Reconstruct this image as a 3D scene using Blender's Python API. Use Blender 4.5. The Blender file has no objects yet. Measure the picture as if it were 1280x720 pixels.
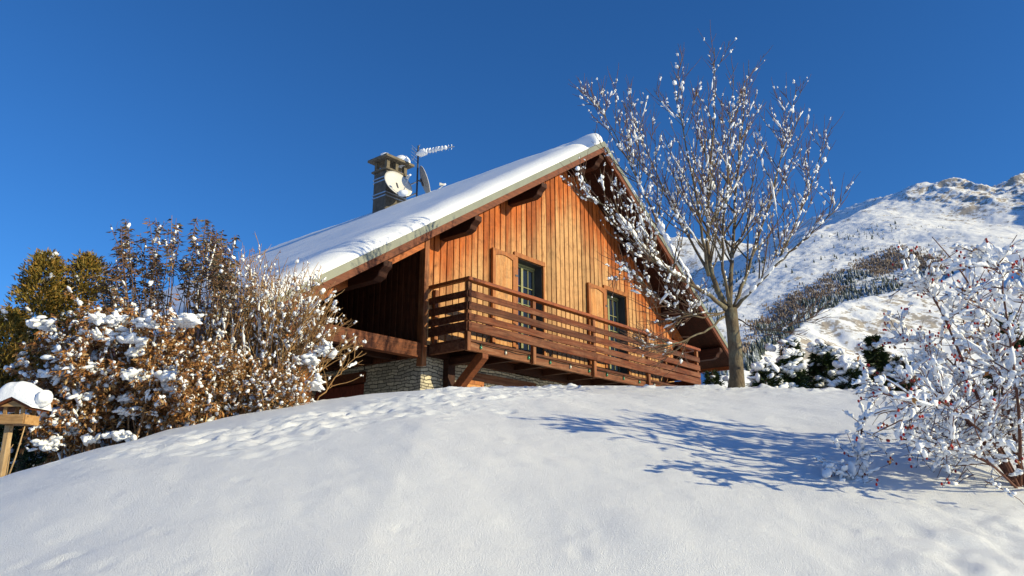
import bpy, math, random
import numpy as np
from mathutils import Vector, Matrix
R = math.radians
sc = bpy.context.scene
COL = sc.collection

# ------------------------------------------------------------------ camera and sun constants
EYE = 1.6
PITCH = R(15.34)
FPX = 960.66                       # focal length in pixels of a 1280 wide picture
SUN_EL = R(20.2)
SUN_AZ = R(-22)                    # mathematical angle of the direction towards the sun
SUN = Vector((math.cos(SUN_AZ)*math.cos(SUN_EL), math.sin(SUN_AZ)*math.cos(SUN_EL), math.sin(SUN_EL)))

def ray(px, py):
    dx, dy = px-640, 360-py
    return np.array([dx, FPX*math.cos(PITCH)-dy*math.sin(PITCH), FPX*math.sin(PITCH)+dy*math.cos(PITCH)])
def at(px, py, Y):
    """world point seen at a pixel of the photograph, at depth Y"""
    d = ray(px, py); t = Y/d[1]
    return np.array([d[0]*t, Y, EYE+d[2]*t])
def azel(px, py):
    d = ray(px, py); return math.atan2(d[0], d[1]), d[2]/math.hypot(d[0], d[1])

# ------------------------------------------------------------------ noise
def _hash(ix, iy, iz, seed):
    h = (ix.astype(np.int64)*374761393 + iy.astype(np.int64)*668265263 + iz.astype(np.int64)*2147483647 + seed*1274126177) & 0xffffffff
    h = ((h ^ (h >> 13))*1274126177) & 0xffffffff
    h = ((h ^ (h >> 16))*2246822519) & 0xffffffff
    return ((h ^ (h >> 15)) & 0xffffff)/float(0xffffff)
def noise2(x, y, seed=0):
    x = np.asarray(x, float); y = np.asarray(y, float)
    ix = np.floor(x); iy = np.floor(y); fx = x-ix; fy = y-iy
    fx = fx*fx*fx*(fx*(fx*6-15)+10); fy = fy*fy*fy*(fy*(fy*6-15)+10)
    z = np.zeros_like(ix)
    a = _hash(ix, iy, z, seed); b = _hash(ix+1, iy, z, seed); c = _hash(ix, iy+1, z, seed); d = _hash(ix+1, iy+1, z, seed)
    return ((a*(1-fx)+b*fx)*(1-fy)+(c*(1-fx)+d*fx)*fy)*2-1
def fbm(x, y, octv=4, seed=0, gain=.5):
    s = 0; a = 1.0; t = 0
    for i in range(octv):
        s = s+a*noise2(x*2**i+17.3*i, y*2**i-9.1*i, seed+i); t += a; a *= gain
    return s/t
def ridged(x, y, octv=4, seed=0):
    s = 0; a = 1.0; t = 0
    for i in range(octv):
        s = s+a*(1-np.abs(noise2(x*2**i+5.7*i, y*2**i+3.3*i, seed+i))); t += a; a *= .55
    return s/t
def sstep(a, b, x):
    t = np.clip((x-a)/(b-a), 0, 1); return t*t*(3-2*t)

# ------------------------------------------------------------------ mesh builder
def _ico(sub):
    t = (1+5**.5)/2
    v = [(-1,t,0),(1,t,0),(-1,-t,0),(1,-t,0),(0,-1,t),(0,1,t),(0,-1,-t),(0,1,-t),(t,0,-1),(t,0,1),(-t,0,-1),(-t,0,1)]
    f = [(0,11,5),(0,5,1),(0,1,7),(0,7,10),(0,10,11),(1,5,9),(5,11,4),(11,10,2),(10,7,6),(7,1,8),(3,9,4),(3,4,2),(3,2,6),(3,6,8),(3,8,9),(4,9,5),(2,4,11),(6,2,10),(8,6,7),(9,8,1)]
    v = [np.array(q, float)/np.linalg.norm(q) for q in v]
    for _ in range(sub):
        mid = {}; nf = []
        def m(a, b):
            k = (min(a,b), max(a,b))
            if k not in mid:
                q = v[a]+v[b]; v.append(q/np.linalg.norm(q)); mid[k] = len(v)-1
            return mid[k]
        for a, b, c in f:
            x, y, z = m(a,b), m(b,c), m(c,a)
            nf += [(a,x,z),(b,y,x),(c,z,y),(x,y,z)]
        f = nf
    return np.array(v), f
ICO = {0: _ico(0), 1: _ico(1), 2: _ico(2), 3: _ico(3)}

CLUMP = 1.0
class MB:
    def __init__(s): s.v = []; s.f = []; s.t = []; s.m = []; s.n = 0
    def add(s, verts, faces, tint=None, mi=0):
        verts = np.asarray(verts, float).reshape(-1, 3)
        o = s.n
        s.v.append(verts); s.n += len(verts)
        s.f += [tuple(i+o for i in q) for q in faces]
        s.m += [mi]*len(faces)
        s.t.append(np.full(len(verts), random.random() if tint is None else tint))
    def hexa(s, p, tint=None, mi=0):
        """eight corners: bottom loop 0-3, top loop 4-7"""
        s.add(p, [(3,2,1,0),(4,5,6,7),(0,1,5,4),(1,2,6,5),(2,3,7,6),(3,0,4,7)], tint, mi)
    def box(s, x0, x1, y0, y1, z0, z1, tint=None, mi=0):
        s.hexa([(x0,y0,z0),(x1,y0,z0),(x1,y1,z0),(x0,y1,z0),(x0,y0,z1),(x1,y0,z1),(x1,y1,z1),(x0,y1,z1)], tint, mi)
    def prism(s, poly, y0, y1, tint=None, mi=0):
        """polygon in (x,z), extruded along y"""
        n = len(poly)
        a = [(x,y0,z) for x, z in poly]+[(x,y1,z) for x, z in poly]
        s.add(a, [tuple(range(n)), tuple(range(2*n-1, n-1, -1))]+[(i, i+n, (i+1)%n+n, (i+1)%n) for i in range(n)], tint, mi)
    def tube(s, pts, rad, n=5, tint=None, cap=True, mi=0):
        pts = np.asarray(pts, float); k = len(pts)
        rad = np.broadcast_to(np.asarray(rad, float), (k,))
        tg = np.gradient(pts, axis=0); tg /= np.linalg.norm(tg, axis=1)[:,None]+1e-9
        ref = np.array([0,0,1.]) if abs(tg[0][2]) < .9 else np.array([1.,0,0])
        V = []
        u = np.cross(tg[0], ref); u /= np.linalg.norm(u)
        an = np.arange(n)*2*math.pi/n
        for i in range(k):
            u = u-tg[i]*np.dot(u, tg[i]); u /= np.linalg.norm(u)+1e-9
            w = np.cross(tg[i], u)
            V.append(pts[i]+rad[i]*(np.cos(an)[:,None]*u+np.sin(an)[:,None]*w))
        F = [(i*n+j, i*n+(j+1)%n, (i+1)*n+(j+1)%n, (i+1)*n+j) for i in range(k-1) for j in range(n)]
        if cap: F += [tuple(range(n-1,-1,-1)), tuple((k-1)*n+j for j in range(n))]
        s.add(np.concatenate(V), F, tint, mi)
    def blob(s, c, r, rng, sub=1, axis=None, rough=.3, tint=None):
        v, f = ICO[sub]
        k = rng.normal(size=(4,3))*1.6; ph = rng.uniform(0, 6.28, 4)
        d = 1+rough*sum(np.sin(v@k[i]+ph[i]) for i in range(4))/2.2
        q = v*d[:,None]*np.asarray(r, float)
        if axis is not None:
            a = np.asarray(axis, float); a = a/np.linalg.norm(a)
            ref = np.array([0,0,1.]) if abs(a[2]) < .92 else np.array([1.,0,0])
            b = np.cross(ref, a); b /= np.linalg.norm(b); e = np.cross(a, b)
            q = q[:,:1]*a+q[:,1:2]*b+q[:,2:]*e
        s.add(q+np.asarray(c, float), f, tint)
    def clump(s, c, r, rng, axis=None, rough=.5, n=None):
        """a crusty lump of snow: a few small irregular lobes grown together"""
        c = np.asarray(c, float); r = np.asarray(r, float); n = n or rng.integers(2, 4)
        a = np.array([1.,0,0]) if axis is None else np.asarray(axis, float)/np.linalg.norm(axis)
        for i in range(n):
            t = rng.uniform(-.75, .75)
            s.blob(c+a*r[0]*t+rng.normal(size=3)*r[1]*.32, r*np.array([.55,.72,.72])*rng.uniform(.65,1.1), rng, 1, a+rng.normal(size=3)*.4, rough)
    def ridge(s, Q, a, b, r, rng):
        """snow lying along the top of a twig between fractions a and b of its length"""
        k = max(4, int((b-a)*len(Q)*1.6)+2)
        P = np.array([along(Q, t)[0] for t in np.linspace(a, b, k)])
        rr = r*rng.uniform(.45, 1.3, k); rr[0] *= .35; rr[-1] *= .35
        P = P+np.array([0,0,1.])*(rr*.75)[:,None]+rng.normal(size=P.shape)*r*.22
        s.tube(P, rr, 5, None, True)
    def leaf(s, p, d, nrm, L, W, tint=None, curl=.15):
        d = d/np.linalg.norm(d); b = np.cross(d, nrm); b /= np.linalg.norm(b)+1e-9
        e = np.cross(b, d)
        s.add([p, p+d*L*.45+b*W/2+e*L*curl*.4, p+d*L-e*L*curl, p+d*L*.45-b*W/2+e*L*curl*.4, p+d*L*.5], [(0,1,4),(1,2,4),(2,3,4),(3,0,4)], tint)
    def build(s, name, mats, parent=None, smooth=False, off=(0,0,0), label=None, bevel=0):
        me = bpy.data.meshes.new(name)
        V = np.concatenate(s.v)+np.asarray(off, float)
        me.from_pydata(V.tolist(), [], s.f); 
        at_ = me.attributes.new('tint', 'FLOAT', 'POINT'); at_.data.foreach_set('value', np.concatenate(s.t).astype(np.float32))
        if not isinstance(mats, (list, tuple)): mats = [mats]
        for m in mats: me.materials.append(m)
        if len(mats) > 1: me.polygons.foreach_set('material_index', np.array(s.m, np.int32))
        if smooth: me.polygons.foreach_set('use_smooth', np.ones(len(me.polygons), bool))
        me.update()
        o = bpy.data.objects.new(name, me); COL.objects.link(o)
        if parent: o.parent = parent
        if label: o['label'] = label
        if bevel:
            b = o.modifiers.new('bevel', 'BEVEL'); b.width = bevel; b.segments = 2; b.limit_method = 'ANGLE'
        return o

def thing(name, label, cat, loc=(0,0,0), rz=0, group=None):
    o = bpy.data.objects.new(name, None); COL.objects.link(o)
    o.empty_display_size = .2
    o.location = loc; o.rotation_euler = (0,0,rz)
    o['label'] = label; o['category'] = cat
    if group: o['group'] = group
    return o
def tag(o, label=None, cat=None, group=None, kind=None):
    for k, q in (('label',label),('category',cat),('group',group),('kind',kind)):
        if q: o[k] = q
    return o

# ------------------------------------------------------------------ materials
class NT:
    def __init__(s, name):
        s.m = bpy.data.materials.new(name); s.m.use_nodes = True
        s.t = s.m.node_tree; s.b = s.t.nodes['Principled BSDF']
    def n(s, ty, **kw):
        q = s.t.nodes.new(ty)
        for k, v in kw.items():
            if k.startswith('i_'): q.inputs[k[2:].replace('_',' ')].default_value = v
            else: setattr(q, k, v)
        return q
    def l(s, a, b): s.t.links.new(a, b)
    def coord(s, scale=(1,1,1), kind='Object'):
        tc = s.n('ShaderNodeTexCoord'); mp = s.n('ShaderNodeMapping'); mp.inputs['Scale'].default_value = scale
        s.l(tc.outputs[kind], mp.inputs['Vector']); return mp.outputs['Vector']
    def noise(s, vec, scale, detail=4, rough=.55, dist=0):
        q = s.n('ShaderNodeTexNoise'); q.inputs['Scale'].default_value = scale; q.inputs['Detail'].default_value = detail
        q.inputs['Roughness'].default_value = rough; q.inputs['Distortion'].default_value = dist
        s.l(vec, q.inputs['Vector']); return q.outputs['Fac']
    def ramp(s, fac, stops):
        q = s.n('ShaderNodeValToRGB'); e = q.color_ramp.elements
        while len(e) < len(stops): e.new(.5)
        for i, (p, c) in enumerate(stops):
            e[i].position = p; e[i].color = (*c, 1) if len(c) == 3 else c
        s.l(fac, q.inputs['Fac']); return q.outputs['Color']
    def mix(s, fac, a, b, mode='MIX'):
        q = s.n('ShaderNodeMix', data_type='RGBA', blend_type=mode)
        for i, x in ((0, fac), (6, a), (7, b)):
            if hasattr(x, 'is_linked'): s.l(x, q.inputs[i])
            elif i == 0: q.inputs[0].default_value = x
            else: q.inputs[i].default_value = (*x, 1)
        return q.outputs[2]
    def math(s, op, a, b=0., c=None, clamp=False):
        q = s.n('ShaderNodeMath', operation=op, use_clamp=clamp)
        for i, x in ((0,a),(1,b),(2,c)):
            if x is None: continue
            if hasattr(x, 'is_linked'): s.l(x, q.inputs[i])
            else: q.inputs[i].default_value = x
        return q.outputs[0]
    def attr(s, name='tint'):
        q = s.n('ShaderNodeAttribute', attribute_name=name); return q.outputs['Fac']
    def bump(s, h, strength=.3, dist=.02, nrm=None):
        q = s.n('ShaderNodeBump'); q.inputs['Strength'].default_value = strength; q.inputs['Distance'].default_value = dist
        s.l(h, q.inputs['Height'])
        if nrm: s.l(nrm, q.inputs['Normal'])
        return q.outputs['Normal']
    def out(s, col=None, rough=.7, nrm=None, spec=.3, metal=0):
        if col is not None:
            if hasattr(col, 'is_linked'): s.l(col, s.b.inputs['Base Color'])
            else: s.b.inputs['Base Color'].default_value = (*col, 1)
        if hasattr(rough, 'is_linked'): s.l(rough, s.b.inputs['Roughness'])
        else: s.b.inputs['Roughness'].default_value = rough
        s.b.inputs['Specular IOR Level'].default_value = spec; s.b.inputs['Metallic'].default_value = metal
        if nrm: s.l(nrm, s.b.inputs['Normal'])
        return s.m

def mat_snow_ground():
    n = NT('snow_ground'); v = n.coord()
    b1 = n.noise(v, 9, 5, .6); b2 = n.noise(v, 105, 4, .75); b3 = n.noise(v, 260, 2, .6)
    h = n.math('ADD', n.math('MULTIPLY', b1, .35), n.math('ADD', n.math('MULTIPLY', b2, .3), n.math('MULTIPLY', b3, .28)))
    nr = n.bump(h,   .8, .03)
    c = n.ramp(n.noise(v, 2.2, 4), [(.3,(.83,.845,.87)),(.7,(.87,.88,.895))])
    return n.out(c, .55, nr, .35)
def mat_snow(name='snow_clump', bump=.35):
    n = NT(name); v = n.coord()
    h = n.math('ADD', n.noise(v, 25, 4, .6), n.math('MULTIPLY', n.noise(v, 110, 3, .6), .4))
    return n.out((.87,.885,.91), .6, n.bump(h, bump, .02), .3)
def mat_wood(name, base, dark, pale=None, rough=.65, axis='z', scale=1., shelter=None, spec=.25, variation=.55):
    """plank wood: grain stretched along the board, each board with its own tone"""
    n = NT(name)
    sc_ = {'z':(9,9,.7),'x':(.7,9,9),'y':(9,.7,9)}[axis]
    v = n.coord(tuple(a*scale for a in sc_)); vo = n.coord()
    t = n.attr()
    off = n.n('ShaderNodeVectorMath', operation='ADD'); n.l(v, off.inputs[0])
    cb = n.n('ShaderNodeCombineXYZ'); k = n.math('MULTIPLY', t, 37.)
    for i in range(3): n.l(k, cb.inputs[i])
    n.l(cb.outputs[0], off.inputs[1]); gv = off.outputs[0]
    g = n.noise(gv, 3.2, 6, .65, .6); g2 = n.noise(gv, 1.1, 3, .5, 1.5)
    c = n.mix(n.ramp(g, [(.35,(0,0,0)),(.7,(1,1,1))]), dark, base)
    if pale is not None:
        if shelter:                       # boards near the eaves keep their varnish, open boards are bleached
            sx = n.n('ShaderNodeSeparateXYZ'); n.l(vo, sx.inputs[0])
            u, z0, tp, uc = sx.outputs[0], shelter[0], shelter[1], shelter[2]
            d = n.math('SUBTRACT', n.math('SUBTRACT', z0, sx.outputs[2]), n.math('MULTIPLY', n.math('ABSOLUTE', n.math('SUBTRACT', u, uc)), tp))
            d = n.math('ADD', d, n.math('MULTIPLY', n.math('SUBTRACT', g2, .5), 1.6))
            d = n.math('ADD', d, n.math('MULTIPLY', n.math('SUBTRACT', t, .5), .7))
            w = n.ramp(n.math('DIVIDE', d, 2.2), [(.30,(0,0,0)),(.76,(1,1,1))])
        else:
            w = n.ramp(g2, [(.42,(0,0,0)),(.68,(1,1,1))])
        pc = n.mix(n.ramp(g, [(.3,(0,0,0)),(.65,(1,1,1))]), tuple(a*.72 for a in pale), pale)
        c = n.mix(w, c, pc)
    tone = n.math('ADD', n.math('MULTIPLY', t, variation), 1-variation*.6)
    c = n.mix(1., c, n.ramp(tone, [(0,(0,0,0)),(1,(1,1,1))]), 'MULTIPLY')
    mo = n.noise(n.coord((1.6,1.6,1.6)), 3.1, 5, .7, .8)
    c = n.mix(.75, c, n.ramp(mo, [(.32,(.55,.52,.50)),(.5,(1,1,1)),(.72,(1.22,1.2,1.16))]), 'MULTIPLY')
    # knots
    vk = n.n('ShaderNodeTexVoronoi'); vk.inputs['Scale'].default_value = 1.3; n.l(gv, vk.inputs['Vector'])
    c = n.mix(n.ramp(vk.outputs['Distance'], [(.05,(1,1,1)),(.14,(0,0,0))]), c, tuple(a*.5 for a in dark))
    return n.out(c, rough, n.bump(g, .6, .012), spec)
def mat_plain(name, col, rough=.6, var=.25, scale=8, spec=.3, metal=0, bump=.15):
    n = NT(name); v = n.coord(); f = n.noise(v, scale, 4)
    c = n.ramp(f, [(.3, tuple(a*(1-var) for a in col)), (.7, tuple(min(1,a*(1+var)) for a in col))])
    return n.out(c, rough, n.bump(f, bump, .01) if bump else None, spec, metal)
def mat_stone():
    n = NT('schist_wall'); tc = n.n('ShaderNodeTexCoord'); sx = n.n('ShaderNodeSeparateXYZ'); n.l(tc.outputs['Object'], sx.inputs[0])
    cb = n.n('ShaderNodeCombineXYZ'); n.l(n.math('ADD', sx.outputs[0], sx.outputs[1]), cb.inputs[0]); n.l(sx.outputs[2], cb.inputs[1])
    ds = n.n('ShaderNodeTexNoise'); ds.inputs['Scale'].default_value = 3.5; n.l(cb.outputs[0], ds.inputs['Vector'])
    sb = n.n('ShaderNodeVectorMath', operation='MULTIPLY_ADD'); n.l(ds.outputs['Color'], sb.inputs[0]); sb.inputs[1].default_value = (.16,.13,0); n.l(cb.outputs[0], sb.inputs[2])
    br = n.n('ShaderNodeTexBrick'); n.l(sb.outputs[0], br.inputs['Vector'])
    br.offset = .4; br.squash = .7; br.squash_frequency = 3
    for k, q in (('Scale',1.),('Mortar Size',.008),('Mortar Smooth',.3),('Bias',0),('Brick Width',.21),('Row Height',.06)): br.inputs[k].default_value = q
    br.inputs['Color1'].default_value = (.62,.56,.42,1); br.inputs['Color2'].default_value = (.34,.31,.25,1); br.inputs['Mortar'].default_value = (.09,.08,.065,1)
    f = n.noise(n.coord(), 22, 5, .65)
    c = n.mix(.55, br.outputs['Color'], n.ramp(f, [(.3,(.5,.5,.5)),(.7,(1.25,1.2,1.1))]), 'MULTIPLY')
    h = n.math('ADD', n.math('MULTIPLY', br.outputs['Fac'], -1.), n.math('MULTIPLY', f, .5))
    return n.out(c, .85, n.bump(h, .9, .025), .2)
def mat_bark(name, a, b, scale=14):
    n = NT(name); v = n.coord((1,1,.45)); f = n.noise(v, scale, 6, .7); g = n.noise(n.coord(), 4.5, 3, .6)
    c = n.mix(n.ramp(g, [(.45,(0,0,0)),(.65,(1,1,1))]), n.ramp(f, [(.3,tuple(x*.45 for x in a)),(.65,a)]), n.ramp(f, [(.3,tuple(x*.5 for x in b)),(.65,b)]))
    return n.out(c, .85, n.bump(f, .9, .02), .15)
def mat_leaf(name, stops, rough=.6, trans=.15):
    n = NT(name); c = n.ramp(n.attr(), stops); f = n.noise(n.coord(), 30, 2)
    c = n.mix(.5, c, n.ramp(f, [(.3,(.6,.6,.6)),(.7,(1.2,1.2,1.2))]), 'MULTIPLY')
    n.out(c, rough, None, .25)
    n.b.inputs['Subsurface Weight'].default_value = 0
    return n.m

M = {}
M['snow_g'] = mat_snow_ground()
M['snow'] = mat_snow()
M['snow_roof'] = mat_snow('snow_roof', .22)
TP = .6515; UC = 4.57; ZR = 5.02          # roof pitch, ridge position, soffit ridge height over the balcony floor
ZB = 2.0                                 # house base below the balcony floor
M['wall'] = mat_wood('larch_cladding', (.52,.135,.02), (.29,.062,.009), (.55,.30,.125), .7, 'z', 1, (ZR+ZB, TP, UC), .25, .6)
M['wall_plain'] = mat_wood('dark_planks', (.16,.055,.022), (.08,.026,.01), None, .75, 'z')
M['shed'] = mat_wood('orange_planks', (.50,.19,.04), (.27,.08,.015), None, .7, 'z')
M['beam'] = mat_wood('stained_beam', (.23,.066,.019), (.11,.03,.009), None, .6, 'x')
M['beam_z'] = mat_wood('stained_post', (.30,.095,.028), (.15,.042,.012), (.38,.17,.07), .6, 'z')
M['rafter'] = mat_wood('varnished_rafter', (.46,.135,.03), (.27,.07,.014), None, .55, 'x')
M['rail'] = mat_wood('handrail_wood', (.33,.088,.022), (.18,.045,.012), None, .5, 'x')
M['barge'] = mat_wood('bargeboard_wood', (.20,.058,.02), (.10,.027,.01), None, .6, 'x')
M['board'] = mat_wood('weathered_board', (.165,.041,.0125), (.065,.017,.006), (.22,.09,.045), .7, 'x', 1.1, None, .2, .7)
M['balcony_beam'] = mat_wood('balcony_beam_wood', (.21,.07,.026), (.10,.034,.013), (.26,.12,.06), .7, 'x')
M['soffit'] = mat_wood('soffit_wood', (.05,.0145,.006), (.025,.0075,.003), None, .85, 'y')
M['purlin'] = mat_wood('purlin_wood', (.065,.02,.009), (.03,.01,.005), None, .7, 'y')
M['shutter'] = mat_wood('shutter_wood', (.56,.25,.07), (.38,.15,.035), (.58,.32,.12), .5, 'z', 1., None, .3, .25)
M['shutter_frame'] = mat_wood('shutter_frame_wood', (.42,.15,.035), (.27,.085,.018), None, .5, 'z')
M['flash'] = mat_plain('grey_green_sheet_metal', (.19,.20,.155), .45, .12, 3, .4)
M['sash'] = mat_plain('pale_yellow_paint', (.27,.265,.12), .5, .08, 20)
M['reveal'] = mat_plain('dark_grey_paint', (.055,.06,.062), .6, .15, 6)
n = NT('window_glass'); M['glass'] = n.out((.014,.024,.05), .05, n.bump(n.noise(n.coord(), 3, 2), .03, .02), .6)
M['stone'] = mat_stone()
M['render_wall'] = mat_plain('grey_mortar', (.16,.14,.12), .9, .3, 6)
M['door_red'] = mat_wood('red_brown_door', (.26,.055,.025), (.15,.03,.014), None, .6, 'z')
M['chim'] = mat_plain('dark_slate_render', (.10,.088,.072), .85, .35, 9, .2, 0, .5)
M['chim_cap'] = mat_plain('weathered_concrete', (.145,.12,.085), .85, .3, 12, .2, 0, .4)
M['steel'] = mat_plain('galvanised_steel', (.42,.44,.47), .4, .1, 20, .5, .7)
M['dark_metal'] = mat_plain('dark_metal', (.06,.06,.07), .5, .2, 20, .4, .3)
M['dish'] = mat_plain('cream_dish_paint', (.62,.60,.55), .45, .06, 10, .35, 0, 0)
M['dish_back'] = mat_plain('grey_dish_back', (.20,.20,.21), .5, .1, 10, .35, 0, 0)
M['cable'] = mat_plain('black_cable', (.02,.022,.02), .6, .2, 30)
M['bulb_green'] = mat_plain('green_glass_bulb', (.03,.22,.11), .2, .1, 30, .6)
M['bulb_white'] = mat_plain('white_glass_bulb', (.55,.55,.45), .2, .1, 30, .6)
M['bark'] = mat_bark('ash_bark', (.155,.115,.075), (.21,.19,.13), 22)
M['twig'] = mat_plain('purple_brown_twig', (.13,.075,.055), .8, .3, 30, .15)
M['rose_stem'] = mat_plain('dark_rose_stem', (.13,.058,.04), .75, .35, 40, .2)
M['dry_stem'] = mat_leaf('tan_stem', [(0,(.42,.27,.12)),(.5,(.33,.18,.07)),(1,(.2,.11,.05))])
M['shrub_stem'] = mat_leaf('brown_stem', [(0,(.33,.20,.10)),(.5,(.22,.115,.05)),(1,(.14,.08,.045))])
M['leaf_brown'] = mat_leaf('withered_leaf', [(0,(.13,.055,.02)),(.4,(.27,.11,.033)),(.75,(.38,.19,.06)),(1,(.42,.28,.13))])
M['leaf_dark'] = mat_leaf('dark_shrivelled_leaf', [(0,(.045,.05,.035)),(.4,(.10,.065,.045)),(.75,(.22,.11,.05)),(1,(.15,.13,.06))])
M['thuja'] = mat_leaf('bronzed_conifer_spray', [(0,(.10,.085,.018)),(.4,(.22,.15,.025)),(.75,(.30,.16,.03)),(1,(.17,.16,.03))])
M['fir'] = mat_leaf('dark_green_needles', [(0,(.012,.025,.009)),(.5,(.028,.05,.014)),(1,(.06,.085,.022))])
M['hip'] = mat_leaf('red_rose_hip', [(0,(.22,.01,.012)),(.6,(.38,.015,.012)),(1,(.50,.03,.015))], .3)
M['feeder'] = mat_wood('pale_pine', (.52,.31,.13), (.36,.19,.07), None, .6, 'x')
M['feeder_post'] = mat_wood('pale_pine_post', (.50,.36,.2), (.36,.23,.11), None, .6, 'z')

# ------------------------------------------------------------------ ground
CREST = [(20,590),(100,568),(180,545),(260,522),(340,505),(410,498),(480,492),(560,487),(640,483),(760,481),(900,481),(1000,483),(1060,485),(1180,490),(1279,496)]
_ca = np.array([azel(*q)[0] for q in CREST]); _ct = np.array([azel(*q)[1] for q in CREST])
_cp = np.polyfit(_ca, _ct, 5)
def crest_tan(a):
    lo, hi = _ca[0], _ca[-1]
    c = np.polyval(_cp, np.clip(a, lo, hi))
    sl = np.polyval(np.polyder(_cp), lo); sr = np.polyval(np.polyder(_cp), hi)
    c = c+np.where(a < lo, .25*np.tanh((a-lo)*sl/.25), 0)+np.where(a > hi, .1*np.tanh((a-hi)*sr/.1), 0)
    k = sstep(1.1, 2.2, np.abs(a))
    return c*(1-k)+(-.30)*k
_DA = np.array([-3.2,-1.2,-.58,-.3,0,.45,1.2,3.2]); _DV = np.array([9,7.2,7.4,9,10,10.4,10.2,9])
def crest_d(a): return np.interp(a, _DA, _DV)
TRACK = [(205,577),(262,556),(330,538),(410,524),(480,511),(560,500),(640,491),(700,486)]
def ground_base(x, y):
    x = np.asarray(x, float); y = np.asarray(y, float)
    a = np.arctan2(x, y); d = np.hypot(x, y)
    dc = crest_d(a); B = EYE/dc**2; A = crest_tan(a)+2*EYE/dc
    dm = np.clip(A/(2*B), dc*1.02, 15)
    dd = np.minimum(d, dm)
    z = A*dd-B*dd*dd
    z = z-.13*np.maximum(x, -.6)*np.clip(1-(d/dc)**2, 0, 1)*sstep(0, 2, d)
    far = np.maximum(d-dm, 0)
    z = z+sstep(3.2, 9, -x)*sstep(10.5, 26, d)*(1-sstep(40, 120, d))*2.6
    z = z+.012*np.minimum(far, 8)
    z = z-sstep(45, 260, d)*26-sstep(300, 4000, d)*20
    return z
def ground_hit(px, py):
    dr = ray(px, py); dr = dr/math.hypot(dr[0], dr[1])
    t = np.linspace(1.5, 9.9, 1700); z = EYE+dr[2]*t
    g = ground_base(dr[0]*t, dr[1]*t)
    i = np.argmax(g >= z) if (g >= z).any() else np.argmin(z-g)
    return np.array([dr[0]*t[i], dr[1]*t[i], g[i]])
TRK = np.array([ground_hit(*q)[:2] for q in TRACK])
def dist_poly(x, y, P):
    best = np.full(np.shape(x), 1e9)
    for a, b in zip(P[:-1], P[1:]):
        d = b-a; t = np.clip(((x-a[0])*d[0]+(y-a[1])*d[1])/(d@d), 0, 1)
        best = np.minimum(best, np.hypot(x-a[0]-t*d[0], y-a[1]-t*d[1]))
    return best
rg = np.random.default_rng(5)
PRINTS = []
for a, b in zip(TRK[:-1], TRK[1:]):
    L = np.linalg.norm(b-a)
    for i in range(int(L*125)+3):
        q = a+(b-a)*rg.random(); nrm = np.array([-(b-a)[1], (b-a)[0]])/L
        PRINTS.append((*(q+nrm*rg.normal()*.34), rg.uniform(.026,.05), rg.uniform(.004,.021), rg.normal(.75,.35)))
for px, py in [(300,605),(95,690),(70,700),(200,665),(130,705),(30,700),(385,655),(500,655),(235,712),(720,665),(725,690),(60,668),(640,560),(1060,665),(1140,690),(1090,675),(1190,660),(1230,700),(1165,700),(1210,640),(1255,665)]:
    q = ground_hit(px, min(py,719)); PRINTS.append((q[0], q[1], rg.uniform(.025,.045), rg.uniform(.004,.009), rg.uniform(0,3.14)))
def ground_z(x, y, detail=True):
    z = ground_base(x, y)
    near = 1-sstep(12, 20, np.hypot(x, y))
    z = z+near*(.075*fbm(x*.42, y*.42, 3, 11)+.022*fbm(x*1.7+.6*y, y*1.1, 3, 23))
    z = z+(1-near)*.3*fbm(x*.05, y*.05, 3, 31)*sstep(30, 80, np.hypot(x,y))
    if detail:
        z = z+near*.005*fbm(x*7, y*7, 3, 41)
        tr = np.exp(-(dist_poly(x, y, TRK)/.38)**2)
        z = z+tr*(.022*fbm(x*3.1, y*3.1, 3, 51)-.012)
        for cx, cy, r, dp, an in PRINTS:
            m = (np.abs(x-cx) < .35) & (np.abs(y-cy) < .35)
            if not m.any(): continue
            ex, ey = x[m]-cx, y[m]-cy
            c, s = math.cos(an), math.sin(an)
            q = np.hypot((ex*c+ey*s)/1.7, -ex*s+ey*c)/r
            z[m] += dp*(-np.exp(-q**2*1.2)+.45*np.exp(-((q-1.5)/.45)**2))
        # broken crumbs of snow along the crest by the house and trodden snow round the rose bush
        cr = np.exp(-((np.hypot(x,y)-crest_d(np.arctan2(x,y)))/.5)**2)*sstep(-3, -1, x)
        z = z+cr*.085*np.maximum(fbm(x*6.5, y*6.5, 3, 61)-.05, 0)
        rb = np.exp(-(np.hypot(x-2.6, y-3.5)/.8)**2)
        z = z+rb*.05*fbm(x*8, y*8, 4, 71)
    return z
def spread(lo, hi, step, far, grow):
    c = list(np.arange(lo, hi+1e-6, step)); s = step
    a = hi
    while a < far: s *= grow; a += s; c.append(a)
    a = lo; s = step; pre = []
    while a > -far: s *= grow; a -= s; pre.append(a)
    return np.array(pre[::-1]+c)
gx = spread(-6.5, 5.5, .027, 6000, 1.08); gy = spread(2.6, 11.2, .027, 6000, 1.08)
X, Y = np.meshgrid(gx, gy)
Z = ground_z(X, Y)
nx, ny = len(gx), len(gy)
me = bpy.data.meshes.new('snow_field')
idx = np.arange(nx*ny).reshape(ny, nx)
F = np.stack([idx[:-1,:-1], idx[:-1,1:], idx[1:,1:], idx[1:,:-1]], -1).reshape(-1, 4)
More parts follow.
